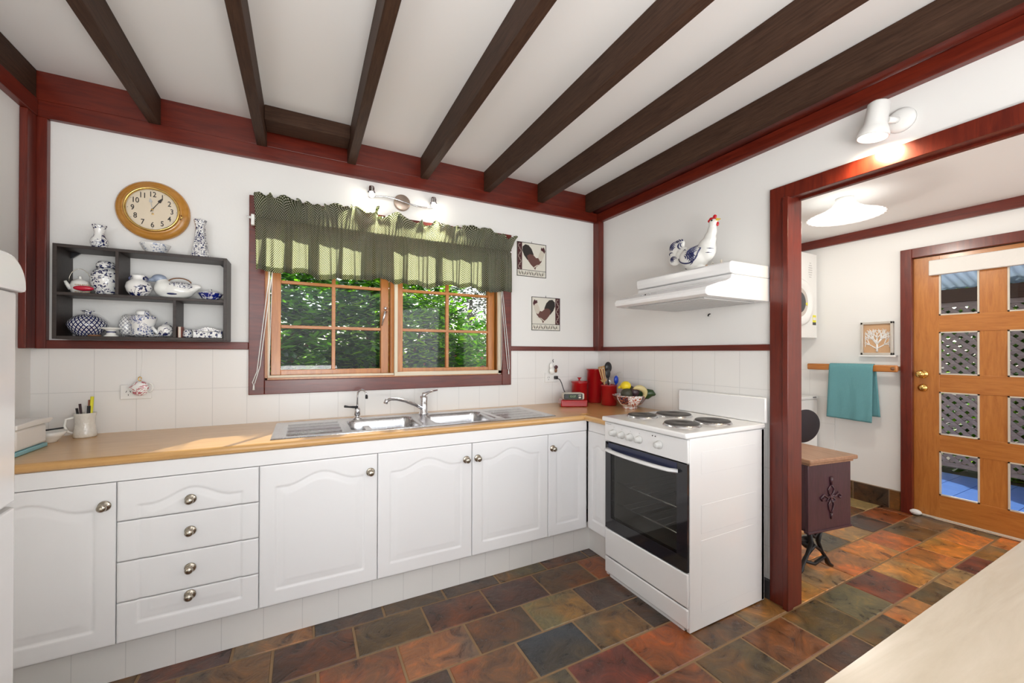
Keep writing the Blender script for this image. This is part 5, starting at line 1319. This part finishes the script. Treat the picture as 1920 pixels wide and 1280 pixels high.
fruit('lemon', 'bright yellow lemon on top of the fruit bowl', (-.195, -.475, Z0+.158), .034, (1, 1.05, .92), M_['lemon'], [([(-.205, -.440, Z0+.150), (-.215, -.432, Z0+.143), (-.222, -.428, Z0+.140)], [.014, .008, .004])])
fruit('avocado', 'dark avocado at the front left of the fruit bowl', (-.205, -.495, Z0+.107), .040, (1, 1, .92), M_['avo'])
fruit('avocado', 'dark round avocado behind the lemon, half hidden', (-.125, -.44, Z0+.118), .037, (1, 1, 1.0), M_['avo'])
fruit('plum', 'dark purple plum between the lemon and the pale squash', (-.160, -.520, Z0+.118), .032, (1, 1, 1), M_['purplefruit'])
bm = BM(); tube(bm, [(-.155+.05*math.sin(math.radians(a)), -.548-.016*math.sin(math.radians(a*1.3)), Z0+.105+.045*math.cos(math.radians(a))) for a in range(-35, 150, 18)], [.006, .012, .017, .019, .020, .019, .018, .015, .012, .008, .005][:11], 10)
mk('crookneck_squash', bm, M_['banana'], label='curved pale speckled squash hooked over the rim of the bowl', cat='vegetable')
bm = BM(); tube(bm, [(-.10, -.49, Z0+.09), (-.075, -.555, Z0+.105), (-.060, -.585, Z0+.112), (-.05, -.60, Z0+.10)], [.03, .035, .022, .006], 12)
mk('green_squash', bm, M_['leafgreen'], label='dark green squash at the right side of the fruit bowl', cat='vegetable')

for o in list(C.objects):
    if o.parent is None and o.name.split('.')[0] in ('fruit_bowl', 'lemon', 'avocado', 'plum', 'crookneck_squash', 'green_squash'): o.location += Vector((.024, -.026, 0))
# ------------------------------------------------------------------ left end of the worktop
MG = thing('pen_mug', 'embossed white china mug holding pens beside the left wall', 'mug', (-2.995, -.085, Z0))
bm = BM(); lathe(bm, [(0, 0), (.037, 0), (.040, .006), (.036, .03), (.033, .060), (.034, .085), (.037, .105), (.0375, .108), (.034, .107), (.030, .06), (.032, .01), (0, .008)], (-2.995, -.085, Z0), 32); mk('mug_body', bm, plain('embossed_white_china', (.74, .72, .66), .25, coat=.4, bump=1, bscale=55), MG)
bm = BM(); tube(bm, [(-3.028, -.095, Z0+.09), (-3.05, -.104, Z0+.085), (-3.054, -.106, Z0+.055), (-3.045, -.102, Z0+.03), (-3.030, -.096, Z0+.02)], .005, 8); mk('mug_handle', bm, M_['white'], MG)
for i, (dx, dy, tx, ty, h, m, nm, lb) in enumerate(((-.012, .0, -.028, .0, .130, 'black', 'pen', 'short black pen at the left of the white mug'), (-.004, -.008, -.014, -.01, .150, 'purplefruit', 'pen', 'dark purple pen in the white mug'), (.0, .010, .0, .01, .140, 'plastic', 'pen', 'white pen in the middle of the mug'),
        (.010, .0, .014, .0, .165, 'paperred', 'pencil', 'red pencil in the white mug'), (.016, -.006, .025, -.006, .180, 'yel', 'marker', 'yellow marker standing tallest in the white mug'), (.012, -.014, .018, -.018, .140, 'black', 'marker', 'black marker at the right front of the white mug'))):
    bm = BM(); tube(bm, [(-2.995+dx, -.085+dy, Z0+.0085), (-2.995+tx, -.085+ty, Z0+h)], .0048 if i < 4 else .0062, 8); mk(nm, bm, M_[m], label=lb, cat='pen')
bm = BM(); lathe(bm, [(0, 0), (.022, 0), (.024, .006), (.040, .024), (.052, .044), (.049, .044), (.036, .022), (0, .010)], (-3.075, -.165, Z0), 32); mk('small_bowl', bm, M_['white'], label='small white bowl between the mug and the white dish', cat='bowl')
bm = BM(); tube(bm, [(-3.115, -.175, Z0+.049), (-3.035, -.165, Z0+.057)], .007, 8, flat=.5); mk('sunglasses_arm', bm, M_['black'], label='black folded glasses lying across the small white bowl', cat='glasses')
BD = thing('butter_dish', 'white rectangular lidded dish on a pale blue base at the left wall', 'dish', (-3.125, -.36, Z0))
bx('dish_base', -3.180, -3.045, -.46, -.255, Z0, Z0+.016, plain('pale_blue_plastic', (.22, .48, .55), .35), BD, .003)
bx('dish_lid', -3.178, -3.047, -.458, -.257, Z0+.0165, Z0+.095, M_['plastic'], BD, .01)
bm = BM(); prism(bm, [(-.465, Z0+.097), (-.25, Z0+.097), (-.225, Z0+.110), (-.25, Z0+.115), (-.36, Z0+.120), (-.465, Z0+.115)], 'X', -3.180, -3.04, .003); mk('lid_flange', bm, M_['plastic'], BD)

# ================================================================== LAUNDRY
DR = thing('tumble_dryer', 'white wall-mounted tumble dryer with a round door, seen through the opening', 'dryer', (1.78, -.3, 1.38))
bm = BM(); box(bm, 1.47, 2.062, -.597, -.012, 1.385, 2.155, .008); mk('dryer_cabinet', bm, M_['plastic'], DR)
bm = BM(); lathe(bm, [(.13, .004), (.155, .022), (.185, .028), (.205, .018), (.21, .0)], (1.765, -.597, 1.70), 48, axis='Y'); ring = mk('dryer_door', bm, M_['plastic'], DR)
bm = BM(); lathe(bm, [(0, .006), (.09, .007), (.13, .006)], (1.765, -.597, 1.70), 40, axis='Y'); mk('door_bowl', bm, plain('warm_grey_moulding', (.52, .47, .42), .35), DR)
bm = BM(); lathe(bm, [(0, .014), (.075, .013), (.092, .008)], (1.765, -.597, 1.70), 40, axis='Y'); mk('dark_hatch', bm, M_['dkgrey'], DR)
bm = BM(); prism(bm, [(1.845, 1.69), (1.885, 1.705), (1.885, 1.672)], 'Y', -.6045, -.606); mk('warning_triangle', bm, M_['yel'], DR)
bm = BM()
for i, wv in enumerate((.025, .045, .06, .06, .06, .05, .035)): box(bm, 1.945-wv/2, 1.945+wv/2, -.599, -.5965, 2.06-i*.021, 2.066-i*.021)
mk('vent_slots', bm, M_['grey'], DR)
bm = BM(); box(bm, 1.985, 2.04, -.5985, -.596, 1.53, 1.595, mi=0); box(bm, 1.99, 2.035, -.599, -.596, 1.55, 1.575, mi=1); box(bm, 1.985, 2.04, -.5985, -.596, 1.505, 1.53, mi=2)
mk('energy_label', bm, [M_['yel'], M_['plastic'], M_['dkgrey']], DR)
WM = thing('washing_machine', 'white washing machine standing under the dryer', 'washing machine', (1.78, -.3, 0))
bx('machine_cabinet', 1.47, 2.065, -.597, -.015, 0, .83, M_['plastic'], WM, .006); bx('machine_lid', 1.465, 2.068, -.605, -.012, .831, .858, M_['plastic'], WM, .006)
bm = BM(); box(bm, 1.97, 2.02, -.612, -.604, .845, .852, .001); mk('lid_latch', bm, M_['dkgrey'], WM)

# sewing table
SW = thing('sewing_table', 'old treadle sewing table with carved end panel and worn wooden top', 'table', (.36, -1.362, 0), math.radians(-8.5))
def sw(nm, bm, m): return mk(nm, bm, m, SW, world=False)
bm = BM(); box(bm, -.012, .382, -.015, .86, .636, .660, .006); box(bm, .002, .366, .0, .845, .622, .636, .004); sw('table_top', bm, M_['sewtop'])
bm = BM(); box(bm, .02, .395, -.0, .10, .655+.006, .682); bm.free()
bm = BM(); box(bm, -.012, .30, .30, .60, .661, .678, .005); sw('folding_leaf', bm, M_['sewtop'])
bm = BM(); box(bm, .008, .36, .012, .030, .250, .621, .002); box(bm, .004, .364, .006, .034, .240, .252, .002); box(bm, .008, .36, .30, .318, .250, .621, .002); box(bm, .342, .36, .030, .30, .25, .621); box(bm, .008, .36, .03, .30, .250, .262)
box(bm, .008, .02, .03, .10, .25, .621); sw('drawer_case', bm, M_['purple'])
bm = BM(); cxs, czs = .190, .44
tube(bm, [(cxs, .010, czs+.105), (cxs, .008, czs+.06)], [.012, .006], 8)
for s in (-1, 1):
    tube(bm, [(cxs, .009, czs+.06), (cxs+s*.025, .009, czs+.035), (cxs+s*.018, .009, czs+.01), (cxs, .009, czs)], .0045, 7)
    tube(bm, [(cxs, .009, czs), (cxs+s*.03, .009, czs-.01), (cxs+s*.06, .009, czs+.008), (cxs+s*.085, .009, czs-.008), (cxs+s*.075, .009, czs-.022), (cxs+s*.06, .009, czs-.012)], .006, 7)
    tube(bm, [(cxs, .009, czs-.02), (cxs+s*.022, .009, czs-.05), (cxs+s*.016, .009, czs-.08), (cxs, .009, czs-.10)], .0045, 7)
    tube(bm, [(cxs, .009, czs), (cxs+s*.04, .009, czs-.032), (cxs, .009, czs-.04)], .0035, 7)
tube(bm, [(cxs, .009, czs-.10), (cxs, .009, czs-.135)], [.009, .004], 8); ball(bm, (cxs, .008, czs-.01), .012, (1, .5, 1), 2)
sw('carved_motif', bm, M_['purple'])
bm = BM()
def leg(y):
    tube(bm, [(.06, y, .24), (.080, y, .17), (.050, y, .11), (.01, y, .06), (-.005, y, .030), (-.025, y, .018)], [.017, .014, .012, .014, .018, .018], 8, flat=.6)
    tube(bm, [(.15, y, .24), (.135, y, .17), (.165, y, .11), (.205, y, .06), (.220, y, .030), (.240, y, .018)], [.017, .014, .012, .014, .018, .018], 8, flat=.6)
    tube(bm, [(.06, y, .24), (.105, y, .20), (.15, y, .24)], .010, 8); tube(bm, [(.050, y, .11), (.107, y, .15), (.165, y, .11)], .010, 8)
    tube(bm, [(.03, y, .075), (.107, y, .045), (.185, y, .075)], .010, 8)
leg(.045); sw('iron_leg', bm, M_['iron'])
bm = BM(); leg(.76); sw('iron_leg', bm, M_['iron'])
bm = BM(); tube(bm, [(.18, .12, .10), (.18, .76, .10)], .010, 8); sw('cross_bar', bm, M_['iron'])
bm = BM(); R_ = .115
tube(bm, [(.035, .40+R_*math.cos(2*PI*i/24)-.20, .145+R_*math.sin(2*PI*i/24)) for i in range(25)], .009, 7)
for a in range(0, 360, 45): tube(bm, [(.035, .20, .145), (.035, .20+R_*.5*math.cos(math.radians(a+14)), .145+R_*.5*math.sin(math.radians(a+14))), (.035, .20+R_*math.cos(math.radians(a)), .145+R_*math.sin(math.radians(a)))], .005, 6)
sw('flywheel', bm, M_['iron'])
bm = BM(); tube(bm, [(.16, .20, .10), (.27, .20, .085)], [.014, .014], 8)
lathe(bm, [(0, 0), (.030, .0), (.036, .008), (.036, .03), (.022, .036), (0, .036)], (.29, .20, .075), 18, axis='X'); sw('treadle_wheel', bm, M_['iron'])
bm = BM()
for i in range(9): tube(bm, [(.10+i*.02, .35, .06), (.10+i*.02, .62, .045)], .004, 5)
tube(bm, [(.09, .35, .06), (.27, .35, .06)], .006, 6); tube(bm, [(.09, .62, .045), (.27, .62, .045)], .006, 6); sw('treadle', bm, M_['iron'])
bm = BM(); nU, nV = 26, 14; G = []
for i in range(nU+1):
    u = i/nU; G.append([bm.verts.new((.40+u*.34, -1.06+k/nV*.20-.04*u, .683+.016*math.exp(-((k/nV-.5)*3)**2)+.006*math.sin(u*17+k*.4)+.006*math.sin(k*1.3))) for k in range(nV+1)])
for i in range(nU):
    for k in range(nV): f = bm.faces.new((G[i][k], G[i+1][k], G[i+1][k+1], G[i][k+1])); f.smooth = True
o = mk('folded_cloth', bm, M_['cloth'], label='crumpled white cloth lying on the sewing table', cat='cloth', recalc=False); mod(o, 'SOLIDIFY', thickness=.006)
# chair behind the sewing table
CH = thing('office_chair', 'black padded chair behind the sewing table, only its backrest showing', 'chair', (1.22, -.82, 0))
bm = BM(); ball(bm, (1.29, -.875, .690), .15, (1.42, .22, .84), 4); o = mk('backrest', bm, M_['upholstery'], CH)
bm = BM(); ball(bm, (1.19, -.64, .46), .2, (1, .95, .2), 3); mk('seat', bm, M_['upholstery'], CH)
bm = BM(); tube(bm, [(1.29, -.84, .70), (1.27, -.80, .55), (1.22, -.74, .43), (1.19, -.64, .41)], .014, 8); tube(bm, [(1.19, -.64, .43), (1.19, -.64, .08)], .022, 10); mk('chair_post', bm, M_['black'], CH)
for i in range(5):
    a = i*2*PI/5+.3; bm = BM(); tube(bm, [(1.19, -.64, .09), (1.19+.22*math.cos(a), -.64+.22*math.sin(a), .055)], [.02, .014], 8); lg = mk('chair_leg', bm, M_['black'], CH)
    bm = BM(); ball(bm, (1.19+.22*math.cos(a), -.64+.22*math.sin(a), .025), .025, (1, 1, 1), 2); mk('castor', bm, M_['black'], lg)
# towel rail and towel
TR = thing('towel_rail', 'honey timber towel rail on the laundry wall beside the door', 'towel rail', (2.04, -.86, 1.10))
bm = BM(); box(bm, 1.995, 2.018, -1.180, -.545, 1.100, 1.155, .010, 3); box(bm, 2.018, 2.0985, -.60, -.565, 1.11, 1.145, .004); box(bm, 2.018, 2.0985, -1.165, -1.13, 1.11, 1.145, .004); mk('rail', bm, M_['oregY'], TR)
bm = BM(); lathe(bm, [(0, 0), (.014, 0), (.013, .004), (0, .005)], (1.995, -1.152, 1.128), 18, axis='X'); mk('end_cap', bm, M_['woodbrown'], TR)
def towel(u, v):
    # u across (y), v along the cloth: front hem -> over the rail -> back hem
    L1, L2, r = .435, .40, .030; s = v*(L1+L2+PI*r*.8); yy = -.728-.305*u
    wv = .004*math.sin(u*9+1)+.003*math.sin(u*21)
    if s < L1: return (1.983-.004-wv*(1-s/L1)-.010*(1-s/L1), yy-.010*(1-s/L1)*(u-.4)+.008*(1-s/L1), 1.128-L1+s-.010*u*(1-s/L1))
    if s < L1+PI*r*.8:
        a = (s-L1)/(PI*r*.8)*PI; return (2.006-.026*math.cos(a), yy, 1.130+.030*math.sin(a))
    q = s-L1-PI*r*.8; return (2.030+.004+wv, yy-.028*(q/L2), 1.130-q)
bm = BM(); G = [[bm.verts.new(towel(i/24, k/60)) for k in range(61)] for i in range(25)]
for i in range(24):
    for k in range(60): f = bm.faces.new((G[i][k], G[i+1][k], G[i+1][k+1], G[i][k+1])); f.smooth = True
o = mk('hand_towel', bm, M_['teal'], label='teal terry towel folded over the timber towel rail', cat='towel', recalc=False); mod(o, 'SOLIDIFY', thickness=.006, offset=0)
# coral picture
CP = thing('coral_picture', 'framed picture of a white branching coral on the laundry wall', 'picture', (2.09, -1.02, 1.225))
py0, py1, pz0, pz1 = -1.128, -.918, 1.236, 1.508
bm = BM()
for a in ((py0, py1, pz0, pz0+.018), (py0, py1, pz1-.018, pz1), (py0, py0+.016, pz0, pz1), (py1-.016, py1, pz0, pz1)): box(bm, 2.066, 2.0985, a[0], a[1], a[2], a[3], .002)
mk('picture_frame', bm, M_['silver'], CP)
bx('picture_board', 2.084, 2.0975, py0+.016, py1-.016, pz0+.018, pz1-.018, M_['tan'], CP)
bm = BM()
rq = random.Random(9)
def branch(y, z, ang, ln, wdt, d):
    y1_, z1_ = y-math.sin(ang)*ln, z+math.cos(ang)*ln
    y1_ = min(py1-.026, max(py0+.026, y1_)); z1_ = min(pz1-.03, max(pz0+.03, z1_))
    tube(bm, [(2.0825, y, z), (2.0825, (y+y1_)/2+rq.uniform(-.002, .002), (z+z1_)/2), (2.0825, y1_, z1_)], [wdt, wdt*.85, wdt*.75], 6)
    if d:
        for s in (-1, 1): branch(y1_, z1_, ang+s*rq.uniform(.35, .7), ln*.72, wdt*.75, d-1)
        if d > 2: branch(y1_, z1_, ang, ln*.7, wdt*.75, d-1)
branch((py0+py1)/2, pz0+.026, 0, .066, .0080, 4)
for s in (-1, 1): branch((py0+py1)/2, pz0+.050, s*.95, .058, .0055, 3); branch((py0+py1)/2, pz0+.085, s*.6, .055, .005, 3)
mk('coral_relief', bm, M_['plastic'], CP)
bx('picture_ledge', 2.055, 2.0985, -1.150, -.905, 1.222, 1.2345, M_['plastic'], label='narrow white ledge under the coral picture', cat='ledge')

# pendant shade against the laundry ceiling
PD = thing('ceiling_light', 'lit fluted white glass shade hanging from the laundry ceiling', 'light', (1.10, -1.215, 2.289))
m, n, l, b = mat('opal_glass_lit'); b.inputs['Base Color'].default_value = (.9, .9, .88, 1); b.inputs['Emission Color'].default_value = (1, .96, .9, 1); b.inputs['Emission Strength'].default_value = .55; b.inputs['Roughness'].default_value = .3
bm = BM(); lathe(bm, [(.045, -.012), (.055, -.03), (.075, -.055), (.12, -.085), (.17, -.108), (.205, -.122), (.203, -.126), (.16, -.112), (.07, -.062), (.04, -.03)], (1.10, -1.215, 2.289), 120, poly=lambda a, z: 1+.025*math.cos(30*a)*min(1, max(0, (-z-.03)/.07)))
mk('glass_shade', bm, m, PD)
bm = BM(); lathe(bm, [(0, 0), (.05, 0), (.048, -.012), (.02, -.016), (.02, -.06), (0, -.06)], (1.10, -1.215, 2.289), 24); mk('lamp_holder', bm, M_['plastic'], PD)
bm = BM(); ball(bm, (1.10, -1.215, 2.20), .03, (1, 1, 1.1), 3); mk('bulb', bm, M_['bulb'], PD)
light('pendant_glow', 'POINT', (1.10, -1.215, 2.12), 12, (1, .95, .86), shadow_soft_size=.06)
light('pendant_upglow', 'POINT', (1.10, -1.215, 2.265), .2, (1, .95, .86), shadow_soft_size=.03)
# wall spot over the opening
SP = thing('wall_spotlight', 'white cylinder spotlight on the wall above the laundry opening', 'light', (-.02, -1.88, 2.17))
bm = BM(); lathe(bm, [(0, 0), (.047, 0), (.046, .014), (.035, .022), (0, .023)], (0, -1.868, 2.182), 32, axis='X'); tube(bm, [(-.02, -1.863, 2.182), (-.06, -1.846, 2.180)], .012, 10); mk('wall_base', bm, M_['plastic'], SP)
bm = BM(); lathe(bm, [(0, .085), (.028, .082), (.036, .074), (.037, -.005), (.045, -.022), (.052, -.044), (.050, -.056), (.047, -.056), (.047, -.04), (.033, -.005), (0, .0)], (0, 0, 0), 32)
R_ = Matrix.Translation((-.098, -1.822, 2.168)) @ Matrix.Rotation(math.radians(8), 4, 'X') @ Matrix.Rotation(math.radians(4), 4, 'Y'); xf(bm, bm.verts, R_); hd = mk('lamp_head', bm, M_['plastic'], SP)
bm = BM(); lathe(bm, [(0, -.064), (.02, -.062), (.036, -.056), (.0455, -.046), (.046, -.040), (0, -.038)], (0, 0, 0), 28); xf(bm, bm.verts, R_); mk('lamp_face', bm, M_['bulbface'], hd)
bm = BM()
for i in range(12): ball(bm, (-.060-.001*i, -1.842, 2.209-.0055*i), .0028, sub=1)
mk('pull_chain', bm, M_['brass'], SP)
light('spot_glow', 'SPOT', (-.10, -1.815, 2.105), 24, (1, .80, .50), (.55, .05, -1), spot_size=math.radians(140), spot_blend=.7, shadow_soft_size=.03)
